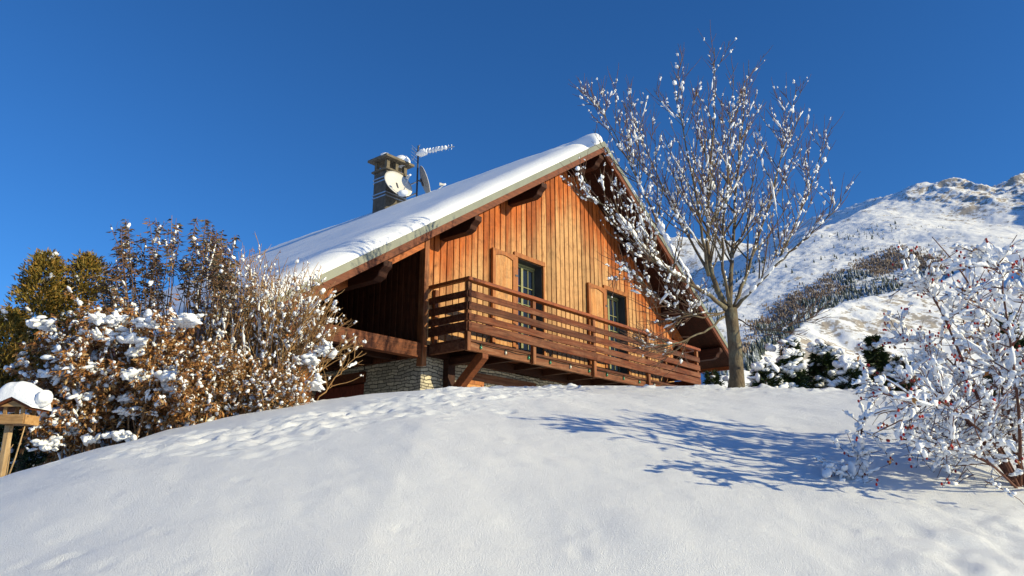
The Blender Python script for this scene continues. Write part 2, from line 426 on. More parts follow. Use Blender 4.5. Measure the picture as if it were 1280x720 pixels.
def fast_mesh(name, V, F, mat):
    me = bpy.data.meshes.new(name)
    me.vertices.add(len(V)); me.vertices.foreach_set('co', np.ascontiguousarray(V, np.float32).ravel())
    k = F.shape[1]
    me.loops.add(F.size); me.loops.foreach_set('vertex_index', F.astype(np.int32).ravel())
    me.polygons.add(len(F)); me.polygons.foreach_set('loop_start', np.arange(0, F.size, k, dtype=np.int32))
    me.polygons.foreach_set('loop_total', np.full(len(F), k, np.int32))
    me.polygons.foreach_set('use_smooth', np.ones(len(F), bool))
    me.update(calc_edges=True); me.validate()
    me.materials.append(mat)
    o = bpy.data.objects.new(name, me); COL.objects.link(o); return o
ground = fast_mesh('snow_field', np.stack([X,Y,Z], -1).reshape(-1,3), F, M['snow_g'])
tag(ground, kind='structure')
def gz(x, y): return float(ground_z(np.array([float(x)]), np.array([float(y)]), False)[0])

# ------------------------------------------------------------------ chalet (local x along the gable, y into the house, z up; base ZB below the balcony floor)
HA = R(39.846)
HPOS = (-1.5796, 13.2158, 2.644+EYE-ZB)
def hw(u, v, w):
    return np.array([HPOS[0]+u*math.sin(HA)-v*math.cos(HA), HPOS[1]+u*math.cos(HA)+v*math.sin(HA), HPOS[2]+ZB+w])
chalet = thing('chalet', 'wooden chalet with snowy roof, plank gable and long balcony above the snow bank', 'chalet', HPOS, math.pi/2-HA)
HO = (0,0,ZB)
W = 9.14; O = .95; UL = -3.95; UR = 10.9; VB = 13.3
def soff(u): return ZR-TP*abs(u-UC)
WIN = [(2.60,3.46),(5.94,6.82)]; WTOP = 2.18
def H(mb, name, mats, parent=None, **k): return mb.build(name, mats, parent or chalet, off=HO, **k)

# gable cladding: contiguous boards with proud cover boards, openings left out
random.seed(3)
mb = MB()
def col(u0, u1, v0, v1, tint):
    inw = [w for w in WIN if u0 < w[1]-1e-3 and u1 > w[0]+1e-3]
    spans = [(-.03, None)] if not inw else [(WTOP, None)]
    for a, b in spans:
        t0, t1 = (soff(u0)-.004, soff(u1)-.004) if b is None else (b, b)
        if b is None and u0 < UC < u1:
            mb.prism([(u0,a),(u1,a),(u1,t1),(UC,ZR-.004),(u0,t0)], v0, v1, tint); continue
        mb.prism([(u0,a),(u1,a),(u1,t1),(u0,t0)], v0, v1, tint)
edges = sorted(set([0.06, W]+[e for w in WIN for e in w]))
ub = 0.06
while ub < W-.01:
    nxt = min([e for e in edges if e > ub+.01]+[W]); un = ub+.168
    if un > nxt-.05: un = nxt
    col(ub, un, 0, .03, random.random())
    c = ub+random.uniform(-.008,.008)
    if un-ub > .12: col(max(c+.004, ub+.002), min(c+.140, un-.006), -.021+random.uniform(-.004,.004), 0, random.random())
    ub = un
H(mb, 'gable_wall', M['wall'], bevel=.004)
mb = MB(); mb.box(.06, W, -.02, .03, -.23, -.033, .2); H(mb, 'sill_shade_strip', M['purlin'])  # dark strip, puts the shade under the balcony floor into colour
# solid walls behind the cladding and round the house
mb = MB()
VI = .035
for a, b in [(0.02,2.60),(3.46,5.94),(6.82,W)]:
    t = [(a,-.25),(b,-.25),(b,soff(b)-.03)]+([(UC,ZR-.03)] if a < UC < b else [])+[(a,soff(a)-.03)]
    mb.prism(t, VI, .22, .4)
for a, b in WIN:
    mb.prism([(a,WTOP+.002),(b,WTOP+.002),(b,soff(b)-.03),(a,soff(a)-.03)], VI, .22, .4)
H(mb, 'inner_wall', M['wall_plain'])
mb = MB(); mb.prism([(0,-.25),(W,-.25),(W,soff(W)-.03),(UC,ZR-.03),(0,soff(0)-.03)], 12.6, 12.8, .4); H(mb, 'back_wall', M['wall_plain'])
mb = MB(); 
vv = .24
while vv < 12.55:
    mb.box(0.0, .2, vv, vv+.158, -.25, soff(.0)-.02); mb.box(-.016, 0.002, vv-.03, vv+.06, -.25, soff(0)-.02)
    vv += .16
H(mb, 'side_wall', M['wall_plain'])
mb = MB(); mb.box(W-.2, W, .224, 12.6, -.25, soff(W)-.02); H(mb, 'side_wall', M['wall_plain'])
# stone basement
mb = MB()
mb.box(.03, 1.1, .03, .4, -ZB, -.23); mb.box(1.1, 3.4, .03, .4, -.62, -.24); mb.box(3.4, 3.6, .03, .4, -ZB, -.26); mb.box(1.1, 1.6, .06, .4, -ZB, -.62); mb.box(2.6, 3.4, .06, .4, -ZB, -.62)
mb.box(3.6, W-.02, .03, .4, -ZB, -.245)
mb.box(.03, .35, .4, 1.55, -ZB, -.24); mb.box(.03, .35, 3.1, 12.5, -ZB, -.24); mb.box(.03, .35, 1.55, 3.1, -.36, -.24)
mb.box(W-.35, W-.03, .4, 12.5, -ZB, -.24); mb.box(.35, W-.35, 12.2, 12.5, -ZB, -.24)
H(mb, 'stone_base', M['stone'], bevel=.015)
mb = MB(); mb.box(-.01, .24, 1.50, 3.15, -.56, -.362); H(mb, 'door_lintel', M['beam'])
gd = MB()
for i in range(8): gd.box(.10, .14, 1.56+i*.192, 1.56+(i+1)*.192-.006, -ZB, -.57)
for z in (-.72,-1.4): gd.box(.075, .0995, 1.56, 3.09, z-.06, z+.06)
H(gd, 'cellar_door', M['door_red'])
# basement window with an orange shutter and a lintel beam
mb = MB(); mb.box(1.28, 3.2, -.03, .028, -.52, -.37); H(mb, 'window_lintel', M['balcony_beam'])
mb = MB(); mb.box(1.62, 2.58, .28, .3, -1.6, -.62); bw = H(mb, 'basement_window', M['glass'])
mb = MB(); mb.box(1.60,1.66,.24,.28,-1.6,-.62); mb.box(2.54,2.60,.24,.28,-1.6,-.62); mb.box(2.07,2.13,.24,.28,-1.6,-.68); mb.box(1.66,2.54,.24,.28,-.68,-.621); mb.build('frame', M['sash'], bw, off=HO)
mb = MB(); mb.box(1.14, 1.56, -.035, -.004, -1.7, -.545, .7); H(mb, 'shutter', M['shutter'], label='orange basement shutter under the balcony')
bs = MB(); bs.box(1.52,1.585,-.05,-.036,-1.7,-.53); bs.box(1.11,1.52,-.05,-.036,-.60,-.53); bs.build('shutter_frame', M['shutter_frame'], bpy.data.objects['shutter'], off=HO)

# windows and shutters
def window(u0, u1):
    mb = MB(); d = .25
    mb.box(u0, u0+.012, VI, d, 0, WTOP-.012); mb.box(u1-.012, u1, -.0, d, 0, WTOP-.012); mb.box(u0, u1, 0.002, d, WTOP-.012, WTOP); mb.box(u0, u1, 0.004, d, -.03, 0)
    w = H(mb, 'window', M['reveal'])
    fr = MB(); v0, v1 = d-.06, d
    a, b, z0, z1 = u0+.014, u1-.014, .012, WTOP-.055
    fr.box(a, b, v0-.02, v1, z1, WTOP-.014, .5)
    mid = a+(b-a)*.5
    for p, q in ((a, mid-.002), (mid+.002, b)):
        fr.box(p, p+.03, v0, v1, z0, z1-.002, .5); fr.box(q-.03, q, v0, v1, z0, z1-.002, .5)
        fr.box(p+.03, q-.03, v0, v1, z0, z0+.16, .5); fr.box(p+.03, q-.03, v0, v1, z1-.04, z1-.002, .5)
        m = (p+q)/2; fr.box(m-.008, m+.008, v0+.008, v1-.01, z0+.16, z1-.04, .5)
        for i in range(1, 5):
            zz = z0+.16+(z1-z0-.22)*i/5
            fr.box(p+.03, m-.0085, v0+.01, v1-.012, zz-.008, zz+.008, .5); fr.box(m+.0085, q-.03, v0+.01, v1-.012, zz-.008, zz+.008, .5)
    fr.build('frame', M['sash'], w, off=HO, bevel=.003)
    g = MB(); g.box(a+.04, b-.04, v1-.025, v1-.018, z0+.1, z1-.03); g.build('pane', M['glass'], w, off=HO)
    t = MB(); t.box(u0-.10, u0-.002, -.055, -.003, 0, WTOP+.0, .5); t.box(u0-.12, u1+.06, -.062, -.003, WTOP+.001, WTOP+.10, .4); t.box(u1+.002, u1+.05, -.05, -.003, 0, WTOP, .5)
    t.build('casing', M['shutter_frame'], w, off=HO, bevel=.004)
    # shutter folded open flat against the cladding
    s0, s1 = u0-.83, u0-.125
    sh = MB()
    nb = 6
    for i in range(nb):
        sh.box(s0+.03+(s1-s0-.06)*i/nb, s0+.03+(s1-s0-.06)*(i+1)/nb-.004, -.072, -.045, .04, WTOP-.03, random.uniform(.4,.8))
    so = H(sh, 'shutter', M['shutter'])
    f = MB()
    f.box(s0, s0+.085, -.095, -.04, .02, WTOP+.0, .5); f.box(s1-.085, s1, -.095, -.04, .02, WTOP, .5)
    f.box(s0+.085, s1-.085, -.094, -.0725, .02, .14, .6)
    k = 9; top = [(s0+.085, WTOP), ]
    arch = [(s0+.085+(s1-s0-.17)*i/k, WTOP-.13+.05*math.sin(math.pi*i/k)) for i in range(k+1)]
    for (xa, za), (xb, zb) in zip(arch[:-1], arch[1:]): f.prism([(xa,za),(xb,zb),(xb,WTOP-.002),(xa,WTOP-.002)], -.094, -.0725, .5)
    f.build('shutter_frame', M['shutter_frame'], so, off=HO)
    for z in (.4, 1.75):
        hg = MB(); hg.box(s1-.02, u0-.06, -.104, -.097, z-.02, z+.02); hg.build('hinge', M['dark_metal'], so, off=HO)
for a, b in WIN: window(a, b)

# roof
T = .09
def slope_poly(u0, u1, lo, hi):
    return [(u0, soff(u0)+lo), (u1, soff(u1)+lo), (u1, soff(u1)+hi), (u0, soff(u0)+hi)]
roof = MB()
vv = -O+.03                      # soffit boards run across, one strip per board
while vv < VB:
    v2 = min(vv+.14, VB)
    roof.prism(slope_poly(UL, UC, 0, T), vv, v2-.004); roof.prism(slope_poly(UC, UR, 0, T), vv, v2-.004)
    vv += .14
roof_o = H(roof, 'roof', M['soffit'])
mb = MB(); mb.prism(slope_poly(UL-.04, UC, T+.003, T+.10), -O+.02, VB, .5); mb.prism(slope_poly(UC, UR+.04, T+.003, T+.10), -O+.02, VB, .5)
mb.build('roof_sheet', M['flash'], roof_o, off=HO)
def rake(name, mat, lo, hi, v0, v1, step):
    for sgn in (0, 1):
        m = MB(); u = (UL-.04 if sgn == 0 else UC+.0005); end = (UC-.0005 if sgn == 0 else UR+.04)
        while u < end-.01:
            u2 = min(u+step, end); m.prism(slope_poly(u, u2-.002, lo, hi), v0, v1, random.uniform(.45,.6)); u = u2
        m.build(name, mat, roof_o, off=HO)
rake('bargeboard', M['barge'], -.03, .10, -O-.03, -O+.028, 3.1)
rake('verge_flashing', M['flash'], .102, .235, -O-.05, -O+.05, 2.0)
mb = MB()
mb.box(UL-.06, UL-.01, -O+.03, VB, soff(UL)-.08, soff(UL)+.16); H(mb, 'eaves_board', M['rail'])
mb = MB()
mb.box(UR+.005, UR+.05, -O+.03, VB, soff(UR)-.10, soff(UR)+.16); H(mb, 'eaves_board', M['rail'])
# purlins with carved ends, a rafter truss in the gable plane over the loggia
for u in (-3.3, -1.62, .44, 2.40, UC, 6.74, 8.70, 10.2):
    m = MB(); t = soff(u-.09 if u <= UC else u+.09)-.004; 
    if u == UC: t = ZR-.075
    h = .29; y0, y1 = -O+.04, .6 if 0 < u < W else 3.
    prof = [(y1,t),(y0,t),(y0,t-.10),(y0+.10,t-.17),(y0+.13,t-.24),(y0+.24,t-h),(y1,t-h)]
    nn = len(prof)
    V = [(u-.09,a,b) for a, b in prof]+[(u+.09,a,b) for a, b in prof]
    m.add(V, [tuple(range(nn)), tuple(range(2*nn-1, nn-1, -1))]+[(i, i+nn, (i+1)%nn+nn, (i+1)%nn) for i in range(nn)])
    m.build('purlin', M['purlin'], roof_o, off=HO, bevel=.012)
m = MB(); m.prism([(UL+.3, soff(UL+.3)-.30),(-.06, soff(-.06)-.30),(-.06, soff(-.06)-.02),(UL+.3, soff(UL+.3)-.02)], -.055, .1, .6); m.build('gable_rafter', M['rafter'], roof_o, off=HO)
m = MB(); m.prism([(W+.02, soff(W+.02)-.25),(UR-.3, soff(UR-.3)-.25),(UR-.3, soff(UR-.3)-.02),(W+.02, soff(W+.02)-.02)], 0, .12, .6); m.build('gable_rafter', M['rafter'], roof_o, off=HO)
m = MB()
q = np.linspace(0, 1, 7); pts = [(W+.02+1.35*a, .2, soff(W)-1.05+.95*a**.7) for a in q]
m.tube(pts, .06, 6); H(m, 'eaves_bracket', M['rafter'])

# snow on the roof, one blanket per slope
def roof_snow(u0, u1, Tk, seed, gap=None):
    nu, nv = 80, 150
    us = np.concatenate([np.linspace(u0, u0+.35, 12), np.linspace(u0+.35, u1-.35, nu-24)[1:-1], np.linspace(u1-.35, u1, 12)]) 
    vs = np.concatenate([np.linspace(-O-.015, -O+.65, 26), np.linspace(-O+.65, VB-.4, nv-44)[1:-1], np.linspace(VB-.4, VB-.02, 14)])
    U, V = np.meshgrid(us, vs)
    ef = np.minimum(V-(-O-.015), VB-.02-V); eu = U-u0 if u0 < UC-1 else u1-U
    def roll(e, r): return np.sqrt(np.clip(1-(1-np.clip(e/r, 0, 1))**2, 0, 1))
    th = Tk*roll(ef, .62)*roll(eu, .4)
    th = th*(1+.09*fbm(U*.9, V*.6, 3, seed))+.008*fbm(U*5, V*5, 3, seed+9)*roll(ef,.2)
    th = th*(1+.05*fbm(U*2.3, V*0+seed, 2, seed+3))
    if gap:
        g = sstep(gap[0]-.06, gap[0]+.04, U)*(1-sstep(gap[1]-.06, gap[1]+.05, U))*(1-sstep(.1, 1.2, V+O))
        th = th*(1-.78*g)
        bump = sstep(gap[1]-.03, gap[1]+.12, U)*(1-sstep(.0, .9, V+O))
        th = th+.10*bump*roll(ef, .3)
    base = ZR-TP*np.abs(U-UC)+T+.102
    top = base+np.maximum(th, .004)
    P = np.stack([U, V, top], -1).reshape(-1,3); Bt = np.stack([U, V, base-.0], -1).reshape(-1,3)
    a, b = len(vs), len(us)
    ix = np.arange(a*b).reshape(a,b)
    F = [(ix[i,j], ix[i,j+1], ix[i+1,j+1], ix[i+1,j]) for i in range(a-1) for j in range(b-1)]
    n0 = a*b
    ring = list(ix[0,:])+list(ix[1:,-1])+list(ix[-1,-2::-1])+list(ix[-2:0:-1,0])
    F += [(ring[(i+1)%len(ring)], ring[i], ring[i]+n0, ring[(i+1)%len(ring)]+n0) for i in range(len(ring))]
    m = MB(); m.add(np.concatenate([P, Bt]), F); return m
m = roof_snow(UL-.02, UC+.0, .31, 3, (4.02, 4.34)); m.build('roof_snow', M['snow_roof'], roof_o, True, off=HO)
m = roof_snow(UC+.0, UR+.02, .30, 8); m.build('roof_snow', M['snow_roof'], roof_o, True, off=HO)

# loggia on the left: floor, beam, posts, plank screens of the wood store
m = MB(); m.box(-2.75, -.055, -.06, .10, -.29, -.03, .45); H(m, 'floor_beam', M['beam'], bevel=.008)
m = MB()
for i in range(17): m.box(-2.7+.159*i, -2.7+.159*(i+1)-.006, .104, 5.9, -.09, -.04)
H(m, 'loggia_floor', M['soffit'])
for i in range(8):
    m = MB(); m.box(-2.7, -.02, .6+.7*i, .72+.7*i, -.25, -.092); H(m, 'floor_joist', M['purlin'])
m = MB(); m.box(-.05, .058, -.075, .07, -.42, soff(0)-.02, .45); H(m, 'corner_post', M['beam_z'], bevel=.008)
m = MB(); m.box(-2.78, -2.62, .104, .26, -ZB, soff(-2.7)-.31, .5); H(m, 'loggia_post', M['beam_z'])
m = MB()
for i in range(9): 
    u = -2.62+i*.05; 
for i in range(5):
    m.box(-2.60+.075*i, -2.60+.075*(i+1)-.005, -.02, .02, -ZB, -.60)
H(m, 'plank_screen', M['shed'])
m = MB()
for i in range(9):
    u = -3.7+i*.12
    if i == 6: continue
    m.box(u, u+.115, -.02, .02, -ZB, min(soff(u)-.32, 1.2) if i < 6 else -.1)
H(m, 'plank_screen', M['shed'])
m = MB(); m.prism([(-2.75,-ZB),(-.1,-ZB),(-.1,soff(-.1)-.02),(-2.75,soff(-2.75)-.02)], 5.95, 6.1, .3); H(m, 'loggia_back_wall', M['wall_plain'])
m = MB(); m.box(-3.7, -2.8, 3.0, 3.1, -ZB, .2, .3); H(m, 'wood_store_wall', M['wall_plain'])

# balcony
BL, BR, BP = .15, 8.70, .93
bal = MB()
for i in range(7): bal.box(BL+.02, BR-.02, -.035-.125*(i+1)+.006, -.035-.125*i, -.055, -.012)
balcony = H(bal, 'balcony', M['board'])
def B(mb, name, mat, **k): return mb.build(name, mat, balcony, off=HO, **k)
m = MB(); m.box(BL, BR, -BP+.045, -BP+.125, -.21, -.058, .6); B(m, 'floor_beam', M['balcony_beam'], bevel=.01)
for a in (BL, BR-.08):
    m = MB(); m.box(a, a+.08, -BP+.128, -.03, -.21, -.058, .3); B(m, 'end_beam', M['balcony_beam'])
u = BL+.6
while u < BR-.3:
    m = MB(); m.box(u-.045, u+.045, -BP+.128, -.03, -.19, -.058); B(m, 'joist', M['purlin']); u += .9
POSTS = (BL+.04, 1.98, 4.0, 6.2, BR-.045)
for u in POSTS:
    m = MB(); m.box(u-.042, u+.042, -BP-.03, -BP+.043, -.235, .975); B(m, 'post', M['beam_z'], bevel=.006)
for z0, z1 in ((.69,.81),(.47,.605),(.285,.41),(.10,.265)):
    m = MB()
    cuts = [BL-.01, 4.0+random.uniform(-.02,.02), BR+.01]
    for a, b in zip(cuts[:-1], cuts[1:]):
        dz = random.uniform(-.008,.008); dz2 = random.uniform(-.008,.008)
        m.hexa([(a+.003,-BP-.062,z0+dz),(b-.003,-BP-.062,z0+dz2),(b-.003,-BP-.032,z0+dz2),(a+.003,-BP-.032,z0+dz),(a+.003,-BP-.062,z1+dz),(b-.003,-BP-.062,z1+dz2),(b-.003,-BP-.032,z1+dz2),(a+.003,-BP-.032,z1+dz)])
    B(m, 'rail_board', M['board'], bevel=.006)
    for u in (BL-.03, BR+.002):
        m = MB(); m.box(u, u+.028, -BP-.028, -.03, z0, z1, .2); B(m, 'end_board', M['board'], bevel=.005)
m = MB(); m.box(BL-.05, BR+.05, -BP-.085, -BP+.055, .978, 1.045, .55); B(m, 'handrail', M['rail'], bevel=.012)
for u in (BL, BR):
    m = MB(); m.box(u-.05, u+.05, -BP+.057, -.03, .985, 1.042, .5); B(m, 'handrail', M['rail'], bevel=.01)
for u in (BL+.1, BR-.1):
    m = MB(); m.box(u-.04, u+.04, -.1, -.03, -.1, .975); B(m, 'post', M['beam_z'])
for u in (.66, 8.4):
    m = MB()
    m.box(u-.09, u+.09, -.10, .025, -ZB, -.235, .3)
    B(m, 'wall_post', M['purlin'])
    m = MB()
    V = []
    for du in (-.075, .075):
        V += [(u+du,-.101,-1.0),(u+du,-.101,-.80),(u+du,-BP+.16,-.215),(u+du,-BP+.02,-.215),(u+du,-BP+.02,-.30)]
    m.add(V, [(4,3,2,1,0),(5,6,7,8,9)]+[(i,(i+1)%5,(i+1)%5+5,i+5) for i in range(5)], .6)
    B(m, 'brace', M['beam'], bevel=.008)
    m = MB(); m.box(u-.06, u+.06, -BP+.16, -.101, -.34, -.215, .3); B(m, 'bracket_arm', M['purlin'])

# chimney
CU, CV = 4.50, 6.30
CH_ = .34
ch = MB(); z0, z1 = ZR-.5, 6.42
a, b = .39, .27
ch.box(CU-a, CU+a, CV-b, CV+b, z0, z1)
chim = H(ch, 'chimney', M['chim'], bevel=.015)
m = MB()
for z in (5.62, 5.72, 6.10, 6.20):
    m = MB(); m.box(CU-a-.018, CU+a+.018, CV-b-.018, CV+b+.018, z, z+.035); m.build('band', M['steel'], chim, off=HO)
m = MB(); m.box(CU-a-.06, CU+a+.06, CV-b-.06, CV+b+.06, z1+.002, z1+.06, .5); m.build('collar', M['chim_cap'], chim, off=HO, bevel=.01)
for su in (-1, 1):
    for sv in (-1, 1):
        m = MB(); m.box(CU+su*(a-.06)-.055, CU+su*(a-.06)+.055, CV+sv*(b-.05)-.05, CV+sv*(b-.05)+.05, z1+.061, z1+CH_); m.build('cap_pillar', M['chim_cap'], chim, off=HO)
m = MB(); m.box(CU-.05, CU+.05, CV-b, CV-b+.1, z1+.061, z1+CH_); m.build('cap_pillar', M['chim_cap'], chim, off=HO)
m = MB(); m.box(CU-a-.15, CU+a+.15, CV-b-.15, CV+b+.15, z1+CH_+.001, z1+CH_+.08, .5); m.build('cap', M['chim_cap'], chim, off=HO, bevel=.015)
m = MB(); r_ = np.random.default_rng(4)
m.blob((CU+.27, CV-.16, z1+CH_+.17), (.25,.23,.19), r_, 2, None, .06); m.blob((CU-a-.05, CV-b+.02, z1+CH_+.09), (.13,.12,.05), r_, 2, None, .2); m.blob((CU-.08, CV+.05, z1+CH_+.085), (.25,.25,.05), r_, 2, None, .2)
m.build('cap_snow', M['snow'], chim, True, off=HO)

# antenna mast, aerial and dishes (fixed to the chimney)
mu, mv = 4.86, 5.55
def hv(u, v, w): return hw(u, v, w)
def local(origin): return lambda p: np.asarray(p)-origin
mast0 = hv(mu, mv, 5.2)
mast = thing('television_aerial', 'aerial on a thin mast beside the chimney, its boom crusted with snow', 'aerial', mast0)
m = MB(); m.tube([(0,0,0),(0,0,2.08)], .026, 8); m.build('mast', M['dark_metal'], mast)
boom = np.array([.93,-.36,.02]); 
bz = 1.83
P0 = np.array([-.06,.02,bz]); 
m = MB(); m.tube([P0, P0+boom*1.22], .014, 6); 
side = np.cross(boom, (0,0,1.)); 
for k in range(11):
    c = P0+boom*(.16+.098*k); l = .12-.004*k; m.tube([c-np.array([0,0,l]), c+np.array([0,0,l])], .006, 4)
for k in (-1, 1):
    m.tube([P0+np.array([0,0,.0]), P0+np.array([-.10,.03,.0])+np.array([.2,-.05,.28])*1.], .009, 4)
    m.tube([P0, P0+np.array([-.12,.03,-.26*0+.30*k*.7])], .009, 4)
for q in range(5): m.tube([P0+np.array([-.06,0,-.2+.1*q])-side*.18, P0+np.array([-.06,0,-.2+.1*q])+side*.18], .006, 4)
m.build('aerial_elements', M['steel'], mast)
m = MB(); r_ = np.random.default_rng(9)
for k in range(9):
    c = P0+boom*(.14+.1*k); m.blob(c+np.array([0,0,.015]), (.055,.075-.003*k,.11-.007*k), r_, 1, None, .25)
m.blob(P0+boom*.2, (.16,.08,.09), r_, 2, boom, .2)
m.build('aerial_snow', M['snow'], mast, True)
for z in (.6, .95):
    m = MB(); t = hv(CU+a, CV-b+.05, 5.2+z)-mast0; m.tube([(0,0,z), t], .018, 6); m.build('wall_bracket', M['steel'], mast)
def dish(name, label, pos, az, el, rad, mast_pt, snow=False):
    root = thing(name, label, 'satellite dish', pos)
    nrm = np.array([math.cos(az)*math.cos(el), math.sin(az)*math.cos(el), math.sin(el)])
    b = np.cross((0,0,1.), nrm); b /= np.linalg.norm(b); e = np.cross(nrm, b)
    n_, k_ = 32, 6
    V, F = [], []
    for s in (0, 1):
        for i in range(k_+1):
            r = rad*i/k_
            for j in range(n_):
                t = 2*math.pi*j/n_
                V.append(b*r*.92*math.cos(t)+e*r*math.sin(t)*1.08+nrm*(.11*(r/rad)**2*rad*1.6-.1-(.012 if s else 0)))
    N = (k_+1)*n_
    for i in range(k_):
        for j in range(n_):
            q = (i*n_+j, (i+1)*n_+j, (i+1)*n_+(j+1)%n_, i*n_+(j+1)%n_)
            F.append(q); F.append(tuple(N+x for x in q[::-1]))
    for j in range(n_): F.append((k_*n_+j, N+k_*n_+j, N+k_*n_+(j+1)%n_, k_*n_+(j+1)%n_))
    m = MB(); m.add(np.array(V), F)
    o = m.build('reflector', [M['dish'], M['dish_back']], root, True)
    mi = np.zeros(len(F), np.int32); mi[1:2*k_*n_:2] = 1; o.data.polygons.foreach_set('material_index', mi)
    m = MB(); low = -e*rad*1.0; tip = nrm*rad*1.15-e*rad*.55
    m.tube([low, tip], .014, 6); m.build('feed_arm', M['steel'], root)
    m = MB(); m.tube([tip, tip-nrm*.09+e*.03], .03, 8); m.tube([tip-nrm*.09+e*.03, tip-nrm*.14+e*.05], .045, 8); m.build('receiver', M['dish'], root)
    m = MB(); c = -nrm*.12; m.tube([c+e*.1, c-e*.12], .04, 6); m.tube([c, np.asarray(mast_pt)-np.asarray(pos)], .022, 6); m.build('mount', M['dark_metal'], root)
    if snow:
        m = MB(); r_ = np.random.default_rng(12); m.blob(low+nrm*.05, (.13,.11,.09), r_, 2, None, .2); m.build('snow_cap', M['snow'], root, True)
        m = MB(); m.blob(tip, (.05,.04,.035), r_, 1); m.build('snow_cap', M['snow'], root, True)
    return root
pd1 = hv(4.30, 5.70, 5.97); pd2 = hv(5.02, 5.36, 6.17)
dish('satellite_dish', 'cream satellite dish facing the sun in front of the chimney stack', pd1, R(-52), R(28), .47, hv(CU-.1, CV-b, 6.0), True)
dish('satellite_dish', 'satellite dish seen from its dark back, right of the mast', pd2, R(14), R(20), .43, hv(mu, mv, 6.2), True)

# string of lamps along the balcony beam
sl = thing('string_lights', 'dark cable of small coloured lamps strung along the balcony beam', 'string lights', hw(BL, -BP, -.1), math.pi/2-HA)
def loc(u, v, w): return np.array([u-BL, v+BP, w+.1])
us = [.55+.66*i for i in range(12)]
m = MB(); pts = []
pts.append(loc(BL+.3, -BP-.005+.04, -.06))
for i, u in enumerate(us):
    pts.append(loc(u, -BP+.035, -.075))
    pts.append(loc(u+.33, -BP+.034, -.085-.012*math.sin(i*2.1)))
m.tube(pts, .006, 4); m.build('cable', M['cable'], sl)
for i, u in enumerate(us):
    m = MB(); c = loc(u, -BP+.028, -.115); m.tube([c+(0,0,.045), c+(0,0,.012)], .014, 6); o = m.build('lamp_holder', M['cable'], sl)
    m = MB(); m.blob(c-np.array([0,0,.012]), (.024,.024,.034), np.random.default_rng(i), 1, None, 0); m.build('bulb', M['bulb_white'] if i in (1,4,9) else M['bulb_green'], o, True)

# ------------------------------------------------------------------ plants
def grow(rng, p, d, L, nseg, up=.0, wander=.12, droop=0.):
    p = np.asarray(p, float); d = np.asarray(d, float); d = d/np.linalg.norm(d)
    pts = [p]; st = L/nseg
    for i in range(nseg):
        d = d+np.array([0,0,up])+rng.normal(size=3)*wander-np.array([0,0,droop*(i/nseg)])
        d /= np.linalg.norm(d); p = p+d*st; pts.append(p)
    return np.array(pts)
def along(P, t):
    k = t*(len(P)-1); i = min(int(k), len(P)-2); f = k-i
    d = P[i+1]-P[i]
    return P[i]*(1-f)+P[i+1]*f, d/np.linalg.norm(d)
def perp(rng, d):
    q = rng.normal(size=3); q -= d*np.dot(q, d); return q/np.linalg.norm(q)

